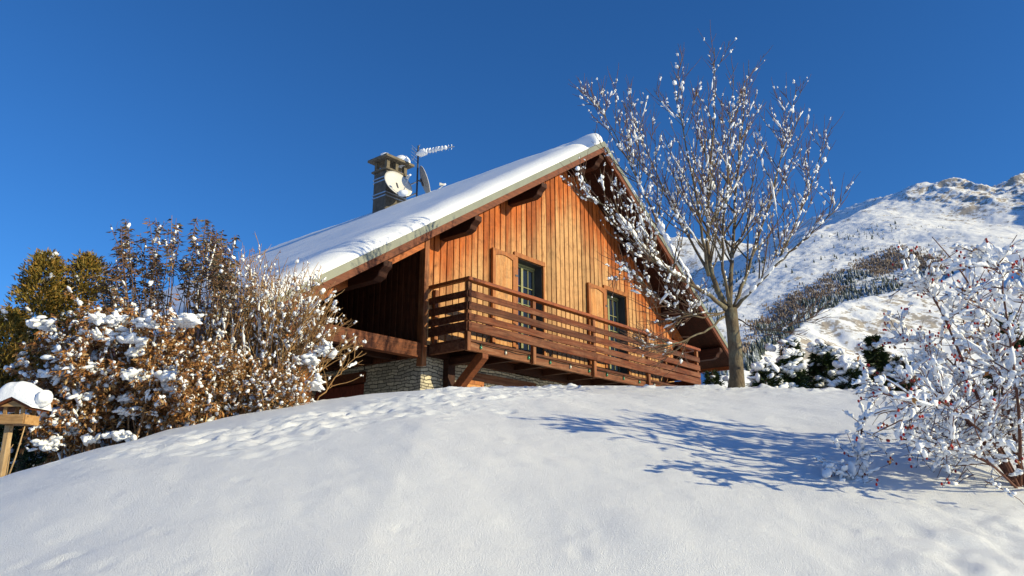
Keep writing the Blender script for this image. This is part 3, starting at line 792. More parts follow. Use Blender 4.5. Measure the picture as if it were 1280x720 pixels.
# --- bare tree in front of the gable
def bare_tree():
    rng = np.random.default_rng(21)
    TY = 9.85
    b0 = at(920, 492, TY); base = np.array([b0[0], TY, gz(b0[0], TY)-.1])
    root = thing('bare_tree', 'leafless tree with thin upright twigs carrying clumps of snow', 'tree', base)
    def T(px, py, dy=0): return at(px, py, TY+dy)-base
    tr = MB()
    P = [(0,0,0), T(921,470), T(919,440), T(916,410), T(913,386)]
    tr.tube(P, [.125,.096,.088,.083,.088], 12)
    tr.build('trunk', M['bark'], root, True)
    limbs = [   # (pixels with depth offset, start radius, end radius)
        ([(911,392,0),(893,355,.0),(884,315,.05),(884,265,.1),(889,200,.1),(893,130,.05),(893,60,0)], .072, .006),
        ([(886,345,0),(878,300,-.2),(871,250,-.35),(858,185,-.5),(846,125,-.6),(838,95,-.65)], .038, .004),
        ([(912,388,.05),(914,340,.2),(917,290,.35),(921,220,.5),(928,150,.6),(936,75,.65)], .060, .005),
        ([(914,390,.0),(905,350,-.3),(903,300,-.5),(908,240,-.6),(914,170,-.7),(917,100,-.8)], .042, .004),
        ([(917,386,.1),(930,352,.3),(948,300,.5),(968,230,.7),(985,165,.9),(995,112,1.)], .048, .004),
        ([(916,388,0),(938,365,-.2),(965,335,-.4),(995,310,-.5),(1025,285,-.6),(1048,248,-.7)], .044, .004),
        ([(945,358,-.25),(975,320,0),(1000,270,.2),(1020,215,.3),(1030,175,.35)], .030, .004),
        ([(907,385,-.1),(880,365,-.4),(845,345,-.7),(812,322,-.9),(785,285,-1.1),(755,255,-1.2),(722,242,-1.25)], .046, .004),
        ([(868,358,-.5),(838,310,-.4),(812,255,-.3),(785,200,-.2),(760,150,-.15),(742,125,-.1)], .036, .004),
        ([(893,350,.1),(862,300,.4),(832,245,.6),(805,180,.8),(785,130,.85)], .036, .004),
        ([(905,396,-.1),(880,415,-.5),(850,428,-.8),(815,432,-1.),(795,425,-1.1)], .026, .004),
        ([(900,392,.0),(868,392,-.4),(840,400,-.7),(810,385,-.9)], .020, .003),
        ([(921,398,.1),(945,412,-.2),(970,415,-.4),(1000,402,-.5),(1015,400,-.6)], .016, .002),
        ([(905,390,-.2),(870,400,-.6),(830,378,-.9),(790,340,-1.1),(770,335,-1.2)], .022, .003),
    ]
    br = MB(); tw = MB(); sn = MB()
    polys = []
    for li, (pp, r0, r1) in enumerate(limbs):
        C = np.array([T(*q) for q in pp])
        t = np.linspace(0, len(C)-1, (len(C)-1)*4+1)
        Q = np.stack([np.interp(t, np.arange(len(C)), C[:,k]) for k in range(3)], -1)
        for _ in range(2): Q[1:-1] = (Q[:-2]+2*Q[1:-1]+Q[2:])/4
        Q[1:-1] += rng.normal(size=(len(Q)-2,3))*.008
        rr = .72*(r0+(r1-r0)*np.linspace(0,1,len(Q))**.62)
        br.tube(Q, rr, 8 if r0 > .04 else 6)
        L = np.linalg.norm(np.diff(Q, axis=0), axis=1).sum()
        polys.append((Q, r0, L, 0, li))
        nb = int(L*(10 if li in (7,8) else 6.5 if li < 10 else 11))
        for i in range(nb):
            s = rng.uniform(.22, .98); p, d = along(Q, s)
            ln = (1-s)*L*.42+rng.uniform(.16,.42); ln = min(ln, 1.25)
            sd = perp(rng, d); sd[2] = sd[2]*.5+.15
            dd = d*.75+sd*.62
            low = li in (10,11,12,13)
            B_ = grow(rng, p, dd, ln*(.7 if low else 1), 7, .02 if low else .11, .09 if low else .055)
            rs = max(.0045, r0*(1-s)*.38)
            br.tube(B_, np.linspace(min(rs,.014), .0025, 8), 5, None, False)
            polys.append((B_, rs, ln, 1, li))
            for k in range(int(ln*9)+1):
                s2 = rng.uniform(.15,.95); p2, d2 = along(B_, s2)
                l2 = rng.uniform(.12,.46)*(1.15-.5*s2)
                sd = perp(rng, d2); sd[2] = sd[2]*.5+.2
                C2 = grow(rng, p2, d2*.8+sd*.6, l2, 4, .02 if low else .12, .07)
                tw.tube(C2, np.linspace(.0042,.0018,5), 4, None, False)
                polys.append((C2, .004, l2, 2, li))
    br.build('branches', M['bark'], root, True)
    tw.build('twigs', M['twig'], root, True)
    # snow lodged on forks and twigs
    for Q, r, L, lev, li in polys:
        lowbare = li in (10,11,12)
        if lev == 0:
            for k in range(int(L*(6 if not lowbare else 1))):
                s = rng.uniform(.15,.95); p, d = along(Q, s)
                hz = math.hypot(d[0], d[1])
                sz = rng.uniform(.018,.034)
                sn.clump(p+np.array([0,0,sz*.4+r*.3*(1-s)]), (sz*(1.1+1.4*hz*rng.random()), sz*.75, sz*.75), rng, d)
        else:
            pr = (2.0 if lev == 1 else 1.9)*(0.2 if lowbare else 1)
            if Q[-1][2] > 3.7: pr *= .62
            if rng.random() < (.10 if li in (7,8) else .07)*(.3 if lowbare else 1):
                a = rng.uniform(.0,.5); sn.ridge(Q, a, a+rng.uniform(.25,.5), rng.uniform(.010,.018), rng)
            for k in range(rng.poisson(pr*(L/.3)*(.62 if li in (7,8) else .44))):
                s = rng.uniform(.1, .9); p, d = along(Q, s)
                sz = rng.choice([.016,.022,.028,.036], p=[.42,.36,.18,.04])*rng.uniform(.62,1.05)
                sn.clump(p+np.array([0,0,sz*.4]), (sz*rng.uniform(1.,1.9)*.85, sz*.75, sz*.75), rng, d)
    # thick ridges of snow on the two flattest limbs and a cap in the crotch
    for li, a, b in ((7,.30,.72),(5,.05,.5),(8,.05,.3)):
        Q = polys[[i for i, q in enumerate(polys) if q[3] == 0 and q[4] == li][0]][0]
        for s in np.linspace(a, b, 16):
            p, d = along(Q, s); sz = rng.uniform(.022,.038); sn.blob(p+np.array([0,0,sz*.75]), (.075,sz*.8,sz), rng, 1, d, .45)
    sn.blob(T(889,232,.05), (.07,.06,.07), rng, 2, None, .25)
    o = sn.build('snow_clumps', M['snow'], root, True); o['kind'] = 'stuff'
    return root
bare_tree()

# --- rose bush at the right edge
def rose_bush():
    rng = np.random.default_rng(8)
    b0 = ground_hit(1268, 612); base = np.array([b0[0]+.05, b0[1], 0]); base[2] = gz(base[0], base[1])-.05
    root = thing('rose_bush', 'arching rose bush with red hips, buried under fluffy snow, at the right edge', 'bush', base)
    YB = base[1]
    def T(px, py, dy=0): return at(px, py, YB+dy)-base
    stems = [
        ([(1275,606,0),(1240,540,.1),(1205,455,.2),(1180,395,.2),(1160,362,.15),(1150,348,.1)], .013),
        ([(1262,596,0),(1220,540,.2),(1180,490,.3),(1135,474,.3),(1100,490,.2),(1078,525,.1),(1074,570,.05),(1060,602,0)], .015),
        ([(1280,610,0),(1262,520,.1),(1240,430,.2),(1215,360,.3),(1195,330,.3),(1165,296,.3)], .012),
        ([(1285,612,0),(1275,520,-.2),(1262,420,-.3),(1252,355,-.3),(1248,325,-.3)], .012),
        ([(1282,610,0),(1250,560,-.2),(1205,520,-.4),(1175,500,-.5),(1152,505,-.55),(1140,520,-.55)], .010),
        ([(1288,612,0),(1300,500,.2),(1305,420,.3),(1290,360,.3),(1272,332,.3)], .012),
        ([(1276,610,.1),(1230,520,.5),(1190,450,.7),(1150,425,.8),(1110,430,.85)], .011),
        ([(1290,610,.1),(1330,520,0),(1350,440,0),(1345,390,0)], .012),
        ([(1278,612,-.1),(1235,575,-.3),(1190,560,-.4),(1160,565,-.45)], .009),
        ([(1284,612,.1),(1245,480,.5),(1220,400,.7),(1200,360,.8)], .011),
        ([(1290,612,.1),(1370,520,.2),(1400,470,.2),(1410,430,.2)], .012),
        ([(1300,612,-.2),(1370,560,-.5),(1420,470,-.6),(1450,400,-.6)], .012),
        ([(1300,612,.0),(1400,540,-.2),(1460,430,-.2),(1480,380,-.2)], .012),
        ([(1290,612,.2),(1340,480,.6),(1330,410,.7),(1310,360,.8)], .012),
    ]
    st = MB(); sn = MB(); hp = MB(); lf = MB()
    allp = []
    for si, (pp, r0) in enumerate(stems):
        C = np.array([T(*q) for q in pp]); C[0] = rng.normal(size=3)*.03*np.array([1,1,0])+np.array([0,0,0])+np.array([(pp[0][0]-1278)*.003,0,0])
        t = np.linspace(0, len(C)-1, (len(C)-1)*5+1)
        Q = np.stack([np.interp(t, np.arange(len(C)), C[:,k]) for k in range(3)], -1)
        for _ in range(3): Q[1:-1] = (Q[:-2]+2*Q[1:-1]+Q[2:])/4
        st.tube(Q, np.linspace(r0, .0028, len(Q)), 6)
        L = np.linalg.norm(np.diff(Q, axis=0), axis=1).sum()
        allp.append((Q, L, 0, si))
        lo = .55 if si == 2 else .99
        for k in range(int(L*15)):
            s = rng.uniform(.22, lo); p, d = along(Q, s)
            ln = rng.uniform(.14,.46)*(1.1-.4*s)*(.42 if si == 1 and s > .35 else 1)
            sd = perp(rng, d); sd[2] = abs(sd[2])*.7
            B_ = grow(rng, p, d*.5+sd*.8, ln, 6, .02, .16, .09)
            st.tube(B_, np.linspace(.0048,.0022,7), 4, None, False); allp.append((B_, ln, 1, si))
            for j in range(rng.integers(1,5)):
                s2 = rng.uniform(.2,.95); p2, d2 = along(B_, s2); l2 = rng.uniform(.05,.2)
                C2 = grow(rng, p2, d2*.6+perp(rng, d2)*.7, l2, 3, .02, .15, .05)
                st.tube(C2, np.linspace(.0028,.0014,4), 3, None, False); allp.append((C2, l2, 2, si))
                if rng.random() < .42: 
                    e = C2[-1]
                    for h in range(rng.integers(1,4)):
                        c = e+rng.normal(size=3)*.014+(C2[-1]-C2[-2])*.35; hp.blob(c-np.array([0,0,.006]), (.0068,.0068,.0095), rng, 1, None, .08)
                if rng.random() < .10:
                    for h in range(2): lf.leaf(C2[-1], rng.normal(size=3)*.6+np.array([0,0,-1]), rng.normal(size=3), rng.uniform(.03,.05), .02, None)
    for Q, L, lev, si in allp:
        if lev == 0: nsn = L*(14 if si == 1 else 4)
        else: nsn = L*(5 if lev == 1 else 5.5)*(1.5 if si == 1 else 1)
        if lev and rng.random() < .88:
            a = rng.uniform(0,.4); sn.ridge(Q, a, a+rng.uniform(.35,.6), rng.uniform(.008,.018), rng)
        if lev == 0:
            for a in np.arange(.25, .93, .075):
                if rng.random() < .6 and not (si == 2 and a > .5): sn.ridge(Q, a, a+.07, rng.uniform(.009,.017), rng)
        for k in range(rng.poisson(nsn)):
            s = rng.uniform(.1 if lev else .3, .98)
            if si == 2 and lev == 0 and s > .55: continue
            p, d = along(Q, s)
            sz = rng.uniform(.010,.024)*(1.5 if rng.random() < .14 else 1)
            sn.clump(p+np.array([0,0,sz*.4]), (sz*rng.uniform(1.3,2.3), sz*1.05, sz*.75), rng, d+rng.normal(size=3)*.35)
    # dense pillow of snow in the lower skirt of the bush
    for k in range(420):
        p = T(rng.normal(1228, 42), rng.normal(528, 30), rng.normal(.15,.3)); 
        if p[2]+base[2] < gz(p[0]+base[0], p[1]+base[1])+.02: continue
        q = p+rng.normal(size=3)*.03
        B_ = grow(rng, p, rng.normal(size=3)+np.array([-.6,0,.1]), rng.uniform(.1,.3), 4, .0, .2, .05)
        st2 = rng.random()
        st.tube(B_, np.linspace(.003,.0015,5), 3, None, False)
        for j in range(4 if st2 < .5 else 1):
            pp, d = along(B_, rng.random()); sz = rng.uniform(.009,.022)
            sn.clump(pp+np.array([0,0,sz*.5]), (sz*rng.uniform(1,2.), sz, sz*.75), rng, d)
    o = sn.build('snow_clumps', M['snow'], root, True); o['kind'] = 'stuff'
    o = hp.build('rose_hips', M['hip'], root, True); o['kind'] = 'stuff'
    # a tuft of withered leaves hanging in the middle
    for k in range(90):
        p = T(rng.normal(1214, 9), rng.normal(395, 16), rng.normal(.2,.08)); lf.leaf(p, rng.normal(size=3)+np.array([0,0,-1.2]), rng.normal(size=3), rng.uniform(.025,.05), .018, None)
    lf.build('withered_leaves', M['leaf_brown'], root)
    st.build('stems', M['rose_stem'], root, True)
rose_bush()

# --- shrubs on the left
def shrub(name, label, cat, seed, base, spreads, stem_mat, leaf_mat, leaf_n, leaf_L, snow_n, snow_sz, sub_n, sub_len, r0, lean=(0,0,0), leaf_from=.3, leaf_droop=.8, up=.05, wander=.08, extra_snow=None, group=None, up_sub=.06, leaf_w=.32, sub_from=.1):
    """spreads: list of (px, py, dY) tip targets seen in the photograph; each becomes a stem from the base"""
    rng = np.random.default_rng(seed)
    base = np.array([base[0], base[1], gz(base[0], base[1])-.06])
    root = thing(name, label, cat, base, 0, group)
    st = MB(); lf = MB(); sn = MB()
    for (px, py, dy, bo) in spreads:
        tip = at(px, py, base[1]+dy)-base
        s0 = np.array([bo+rng.normal()*.08, rng.normal()*.12, 0]); s0[2] = gz(base[0]+s0[0], base[1]+s0[1])-.05-base[2]
        k = 9; t = np.linspace(0,1,k+1)
        mid = s0+(tip-s0)*np.array([.32,.32,.55])+rng.normal(size=3)*.05
        Q = (1-t)[:,None]**2*s0+2*((1-t)*t)[:,None]*mid+(t**2)[:,None]*tip
        Q[1:-1] += rng.normal(size=(k-1,3))*.018
        L = np.linalg.norm(np.diff(Q, axis=0), axis=1).sum()
        tn = rng.random()
        st.tube(Q, np.linspace(r0, r0*.28, k+1), 5, tn)
        segs = [(Q, L, .12, 0)]
        for j in range(rng.poisson(sub_n)):
            s = rng.uniform(.2,.92); p, d = along(Q, s)
            sd = perp(rng, d); sd[1] *= .9
            l = sub_len*rng.uniform(.5,1.2)*(1.15-.6*s)
            B_ = grow(rng, p, d*.75+sd*.6, l, 6, up_sub, wander)
            st.tube(B_, np.linspace(r0*.5, r0*.2, 7), 4, tn, False); segs.append((B_, l, .05, 1))
            for i in range(rng.integers(0,3)):
                p2, d2 = along(B_, rng.uniform(.2,.8)); l2 = l*rng.uniform(.3,.6)
                C2 = grow(rng, p2, d2*.8+perp(rng,d2)*.55, l2, 4, up_sub, wander)
                st.tube(C2, np.linspace(r0*.3, r0*.15, 5), 3, tn, False); segs.append((C2, l2, .0, 1))
        for Q_, l, lo, lev in segs:
            for i in range(rng.poisson(leaf_n*l)):
                s = rng.uniform(leaf_from if lev == 0 else sub_from, 1.); p, d = along(Q_, s)
                dr = d*.5+perp(rng, d)*.8+np.array([0,0,-leaf_droop])
                lf.leaf(p, dr, rng.normal(size=3), leaf_L*rng.uniform(.6,1.3), leaf_L*leaf_w*rng.uniform(.7,1.2), None, .2)
            if rng.random() < snow_n*.075:
                a = rng.uniform(.1,.6); sn.ridge(Q_, a, min(.98, a+rng.uniform(.15,.4)), snow_sz*rng.uniform(.4,.8), rng)
            for i in range(rng.poisson(snow_n*.7*l)):
                s = rng.uniform(.15,.97); p, d = along(Q_, s); sz = snow_sz*rng.uniform(.45,1.25)
                if rng.random() < .10 and s < .8: sz *= 1.6
                sn.clump(p+np.array([0,0,sz*.4]), (sz*rng.uniform(1.,1.8), sz*.85, sz*.75), rng, d+rng.normal(size=3)*.25)
    st.build('stems', stem_mat, root, True)
    if lf.v:
        o = lf.build('leaves', leaf_mat, root); o['kind'] = 'stuff'
    if extra_snow:
        for (px, py, dy, sx, sy, sz) in extra_snow:
            c = at(px, py, base[1]+dy)-base
            if c[2]+base[2] < gz(c[0]+base[0], c[1]+base[1])+.06: continue
            for k in range(int(sx*260)):
                q = c+rng.normal(size=3)*np.array([sx,sy,sz*.85])*.55; z_ = rng.uniform(.014,.034)
                sn.blob(q, (z_*rng.uniform(1.2,2.4), z_*1.1, z_*.7), rng, 1, rng.normal(size=3)*np.array([1,1,.45]), .55)
    if sn.v:
        o = sn.build('snow_clumps', M['snow'], root, True); o['kind'] = 'stuff'
    return root
def fan(rng, n, x0, x1, ytop, jitter, dyr, b0, b1):
    """tips spread between pixels x0..x1, under an outline ytop(x)"""
    o = []
    for i in range(n):
        x = rng.uniform(x0, x1); f = (x-x0)/(x1-x0)
        y = ytop(x)+min(abs(rng.normal())*jitter, 95 if x < 400 else 34)
        o.append((x, y, rng.uniform(-dyr, dyr), b0+(b1-b0)*f))
    return o
rs = np.random.default_rng(77)
# tall shrub with dark shrivelled leaves at its upright tips
tp_ = lambda x: np.interp(x, [105,135,165,200,240,255,290,330], [345,300,262,272,255,262,292,300])
shrub('tall_shrub', 'tall shrub with dark shrivelled leaves on its upright tips, rising against the sky', 'shrub', 1, (-3.72, 8.35), fan(rs, 78, 112, 322, tp_, 46, .6, -.6, .55),
      M['shrub_stem'], M['leaf_dark'], 19, .08, 2.2, .024, 3.2, .42, .010, sub_from=.45, leaf_from=.72, leaf_droop=.7, up_sub=.12, leaf_w=.26)
# broad shrub with brown leaves, weighed down by snow
tp_ = lambda x: np.interp(x, [30,60,110,170,220,290], [440,395,372,375,392,430])
sp = fan(rs, 75, 30, 275, tp_, 58, .65, -.35, .55)
shrub('brown_leaved_shrub', 'broad rounded shrub of rusty brown leaves loaded with heavy snow, low on the left', 'shrub', 2, (-4.02, 7.75), sp,
      M['shrub_stem'], M['leaf_brown'], 70, .058, 6.5, .026, 8, .45, .010, leaf_from=.25, leaf_droop=.7, up_sub=.02, wander=.14, leaf_w=.42,
      extra_snow=[(130,418,-.3,.17,.15,.07),(85,445,-.3,.15,.14,.06),(108,462,-.35,.17,.13,.06),(70,470,-.3,.12,.1,.05),(55,405,-.2,.10,.1,.05),(165,470,-.35,.15,.12,.05),(150,545,-.3,.11,.1,.05),(215,470,-.35,.13,.1,.06),(110,495,-.3,.12,.1,.05),(185,405,-.4,.13,.1,.05),(60,555,-.3,.1,.1,.06),(128,400,-.4,.14,.1,.03)]+[(rs.uniform(45,270), rs.uniform(395,575)-.12*0, rs.uniform(-.45,-.1), rs.uniform(.05,.12), .08, rs.uniform(.02,.045)) for _ in range(15)])
# pale tan bare stems fanning out in front of the loggia
tp_ = lambda x: np.interp(x, [250,290,320,350,400,440,455], [330,312,300,318,322,372,410])
sp = fan(rs, 128, 248, 456, tp_, 52, .55, -.45, .35)
shrub('bare_stemmed_shrub', 'shrub of bare tan stems fanning out in front of the chalet loggia', 'shrub', 3, (-2.72, 8.55), sp,
      M['dry_stem'], M['leaf_brown'], 3.5, .042, 2.8, .023, 6.5, .45, .0095, leaf_from=.3, leaf_droop=.5, up_sub=.07, wander=.09,
      extra_snow=[(405,438,-.2,.11,.1,.05),(385,450,-.2,.10,.08,.045),(345,560-60,-.3,.09,.08,.05),(392,480,-.3,.10,.08,.05)])
# low russet shrub filling the foot of the group
tp_ = lambda x: np.interp(x, [170,240,300,350,400], [455,430,425,450,480])
sp = fan(rs, 74, 175, 395, tp_, 44, .4, -.7, .6)
shrub('russet_shrub', 'low thicket of russet leaves and twigs at the foot of the taller shrubs', 'shrub', 4, (-2.98, 7.95), sp,
      M['dry_stem'], M['leaf_brown'], 30, .046, 4.2, .022, 7, .34, .008, leaf_from=.15, leaf_droop=.6, up_sub=.03, wander=.13, leaf_w=.42)

def conifer_bush(label, seed, px, pytop, Yb, wpx, mat, group, leaf=.05, n=5200, snow=40, tilt=0., name='conifer_shrub', cat='conifer', flare=1., zoff=0):
    rng = np.random.default_rng(seed)
    top = at(px, pytop, Yb); base = np.array([top[0], Yb, gz(top[0], Yb)-.05+zoff])
    hgt = top[2]-base[2]; rad = wpx/FPX*Yb*1.03
    root = thing(name, label, cat, base, 0, group)
    m = MB(); m.tube([(0,0,0),(tilt*.3,0,hgt*.5),(tilt,0,hgt*.93)], [.05,.03,.008], 6); m.build('trunk', M['bark'], root, True)
    lf = MB(); sn = MB(); nb = n//26
    for i in range(nb):
        h = rng.random()**.85; z = hgt*(.04+.95*h)
        rr = rad*(1-h**3)**.62*flare*rng.uniform(.55,1.08)*(1+.22*math.sin(h*9+seed)); a = rng.uniform(0,6.283)
        c = np.array([math.cos(a), math.sin(a), 0]); tipv = np.array([tilt*h,0,z])+c*rr+np.array([0,0,.22*rr+.02])
        inner = np.array([tilt*h,0,z-.14*rr])
        d = tipv-inner
        for k in range(26):
            s = rng.uniform(.35,1.06)**.8; p = inner+d*s+rng.normal(size=3)*leaf*.55
            lf.leaf(p, d/np.linalg.norm(d)*.8+rng.normal(size=3)*.5+np.array([0,0,.3]), rng.normal(size=3), leaf*rng.uniform(.7,1.4), leaf*.32, None, .1)
        if rng.random() < snow/nb:
            sz = rng.uniform(.03,.075); sn.clump(tipv-d*.12+np.array([0,0,.03]), (sz*1.4,sz*1.,sz*.7), rng, d, .5, 4)
    o = lf.build('foliage', mat, root); o['kind'] = 'stuff'
    if sn.v:
        o = sn.build('snow_clumps', M['snow'], root, True); o['kind'] = 'stuff'
    return root
G1 = 'bronzed conifers behind the left shrubs'
conifer_bush('bronze green conifer bush, the widest of the pair behind the snowy shrubs', 5, 60, 320, 9.3, 50, M['thuja'], G1, .06, 17000, 46)
conifer_bush('narrower bronze conifer bush beside the tall dark-leaved shrub', 6, 112, 322, 9.6, 42, M['thuja'], G1, .06, 13000, 26)
conifer_bush('dark conifer bush at the left edge above the bird feeder', 7, 12, 392, 8.9, 46, M['thuja'], G1, .06, 11000, 34)
conifer_bush('low shadowy conifer bush behind the bird feeder post', 9, 42, 486, 8.5, 50, M['fir'], G1, .055, 7000, 40)

# --- evergreens behind the crest
G2 = 'snow-laden evergreens beyond the crest'
def evergreen(label, seed, px, pytop, Yb, wpx, n=2600, tilt=0, snowk=1.):
    rng = np.random.default_rng(seed)
    top = at(px, pytop, Yb); base = np.array([top[0]-tilt, Yb, gz(top[0]-tilt, Yb)-.05])
    hgt = top[2]-base[2]; rad = wpx/FPX*Yb*1.05
    root = thing('evergreen', label, 'evergreen', base, 0, G2)
    tr = MB(); tr.tube([(0,0,0),(tilt*.5,0,hgt*.5),(tilt,0,hgt*.96)], [.06,.04,.01], 6)
    lf = MB(); sn = MB()
    n = int(n*2.6); nb = max(26, int(n/48))
    for i in range(nb):
        h = (i+rng.random())/nb; z = hgt*(.06+.9*h)
        L = rad*(1-.78*h)*rng.uniform(.7,1.2); a = rng.uniform(0,6.283)
        Q = grow(rng, (tilt*h,0,z), (math.cos(a), math.sin(a), .35), L, 6, -.02, .12, .22)
        tr.tube(Q, np.linspace(.012,.004,7), 4, None, False)
        for k in range(48):
            p, d = along(Q, rng.uniform(.12,1)**.8)
            sd = perp(rng, d); sd[2] = sd[2]*.5+.12
            lf.leaf(p+sd*.02, d*.8+sd*.75, rng.normal(size=3), rng.uniform(.06,.13), .020, None, .1)
        for k in range(rng.poisson(.10*snowk)):
            p, d = along(Q, rng.uniform(.35,.95)); sz = rng.uniform(.05,.11)
            sn.clump(p+np.array([0,0,sz*.3]), (sz*1.8,sz*1.2,sz*.6), rng, d, .35, 5)
    for k in range(int(3*snowk)):
        q = np.array([tilt*.9,0,hgt*.9])+rng.normal(size=3)*np.array([.12,.12,.1]); sn.clump(q, (.09,.09,.07), rng, None, .5, 4)
    tr.build('trunk', M['twig'], root, True)
    o = lf.build('foliage', M['fir'], root); o['kind'] = 'stuff'
    o = sn.build('snow_clumps', M['snow'], root, True); o['kind'] = 'stuff'
evergreen('tall evergreen right of the tree trunk, its top bent under a white cap', 31, 988, 428, 13.2, 26, 3000, .1, 1.4)
evergreen('short snowy evergreen between the tree trunk and the capped evergreen', 32, 955, 455, 13.0, 24, 2000, 0, 1.5)
evergreen('spreading evergreen with a thick pad of snow on its right side', 33, 1027, 432, 13.6, 30, 3000, 0, 1.6)
evergreen('slender leaning evergreen left of the rose bush', 34, 1090, 418, 13.8, 24, 2600, -.1, .7)
evergreen('low evergreen mound in front of the slender leaning one', 35, 1062, 452, 12.8, 30, 2400, 0, 1.6)
evergreen('dark evergreen under the right eaves, left of the tree trunk', 36, 890, 464, 17.5, 24, 2000, 0, .5)
evergreen('dark evergreen hidden behind the rose bush', 37, 1252, 392, 11.5, 40, 3600, 0, .7)
evergreen('shadowy evergreen between the slender one and the rose bush', 38, 1125, 448, 13.2, 26, 2000, 0, 1.)

# --- bird feeder at the left edge
FY = 6.75
fb = at(12, 592, FY); fbase = np.array([fb[0], FY, gz(fb[0], FY)-.1])
bf = thing('bird_feeder', 'wooden bird feeder house on a post with a thick snow cap, at the left edge', 'bird feeder', fbase)
pl = lambda px, py, dy=0: at(px, py, FY+dy)-fbase
zt = pl(12, 531)[2]
m = MB(); m.box(-.095,-.05,-.03,.03,0,zt-.003,.6); m.build('post', M['feeder_post'], bf, bevel=.006)
hw_ = .105
m = MB(); m.box(-hw_,hw_,-.09,.09,zt,zt+.03); m.box(-hw_,hw_,-.105,-.092,zt+.0,zt+.08,.7); m.box(-hw_,hw_,.092,.105,zt,zt+.08); m.box(-hw_-.014,-hw_-.001,-.10,.10,zt,zt+.08); m.box(hw_+.001,hw_+.014,-.10,.10,zt,zt+.08,.6)
m.build('tray', M['feeder'], bf)
for sx in (-1,1):
    for sy in (-1,1):
        m = MB(); m.box(sx*(hw_-.03)-.014, sx*(hw_-.03)+.014, sy*.08-.01, sy*.08+.01, zt+.031, zt+.17); m.build('corner_post', M['feeder'], bf)
m = MB(); e = zt+.145; rg_ = zt+.205
for y0, y1 in ((-.115,-.102),(.102,.115)):
    m = MB(); m.prism([(-hw_,e),(hw_,e),(0,rg_-.01)], y0, y1, .7); m.build('gable_end', M['feeder'], bf)
m = MB()
for sx in (-1,1): m.prism([(sx*.003,rg_),(sx*(hw_+.06),e-.025),(sx*(hw_+.06),e-.005),(sx*.003,rg_+.02)][::sx], -.14, .14, .3)
m.build('roof', M['beam'], bf)
m = MB(); r_ = np.random.default_rng(3)
ks = np.linspace(-1,1,27); V = []; Fc = []
ys = np.linspace(-.15,.15,19)
for j, y in enumerate(ys):
    for i, k in enumerate(ks):
        ed = (1-abs(k)**4)**.5*(1-abs(y/.15)**5)**.5
        zz = rg_+.02-abs(k)*(rg_-e+.03)+ed*(.15+.04*abs(k)+.02*noise2(np.array(k*2.), np.array(y*7.), 4))
        V.append((k*(hw_+.085), y, float(zz)))
for j in range(len(ys)-1):
    for i in range(len(ks)-1): q = j*len(ks)+i; Fc.append((q,q+1,q+1+len(ks),q+len(ks)))
nv_ = len(V); V += [(x, y, rg_+.021-abs(x)/(hw_+.06)*(rg_-e)) for x, y, z in V]
Fc += [tuple(nv_+i for i in f[::-1]) for f in Fc]
m.add(V, Fc); m.blob((hw_+.09,-.05,e+.075),(.07,.09,.075), r_, 2, None, .25); m.build('snow_cap', M['snow'], bf, True)
for lab, (px, py), (qx, qy) in (('dry tan stalk leaning right beside the bird feeder post', (7,597), (31,533)), ('shorter dry stalk close to the bird feeder post', (9,590), (14,536))):
    a0 = at(px, py, FY+.25); b0 = at(qx, qy, FY+.2); a0[2] = gz(a0[0], a0[1])-.04
    o = thing('dry_stalk', lab, 'stalk', a0, 0, 'dry stalks by the bird feeder')
    m = MB(); m.tube([(0,0,0), (b0-a0)*.5+np.array([.01,0,.0]), b0-a0], [.008,.007,.005], 5); m.build('stem', M['feeder_post'], o, True)
    m = MB(); m.tube([(b0-a0)*.62, (b0-a0)*.62+np.array([.03,0,.06])], [.004,.003], 4); m.build('side_shoot', M['feeder_post'], o, True)

# ------------------------------------------------------------------ mountain
def pol(px, py, d):
    a, t = azel(px, py); return np.array([d*math.sin(a), d*math.cos(a), EYE+d*t])
RIDGES = [   # (pixel x, pixel y, distance) points, slope left of travel, slope right of travel
    ([(560,330,3300),(700,305,3200),(800,296,3100),(880,297,3000),(935,303,2950),(985,325,2900),(1040,360,2800)], .55, .75),
    ([(1560,120,2300),(1420,190,2350),(1330,205,2400),(1280,216,2420),(1264,221,2430),(1246,241,2450),(1222,237,2400),(1185,228,2350),(1150,231,2350),(1130,236,2380),(1090,248,2450),(1040,264,2550),(1000,277,2650),(965,298,2750)], .62, .9),
    ([(1120,252,2300),(1075,262,2100),(1020,288,1850),(975,318,1600),(935,355,1350),(900,400,1120),(870,450,900),(850,480,760)], .49, .62),
    ([(1300,300,1120),(1340,296,1120),(1420,290,1120)], 1.8, 1.8),  # knoll just out of frame, added to cast a shadow patch leftwards
    ([(1420,250,1500),(1320,280,1350),(1250,305,1260),(1195,330,1180),(1160,350,1110),(1125,363,1040),(1085,370,960),(1055,378,890),(1025,392,820),(1000,406,750),(975,430,660),(955,452,580),(935,478,500)], .60, .85),
]
RP = [np.array([pol(*q) for q in r[0]]) for r in RIDGES]
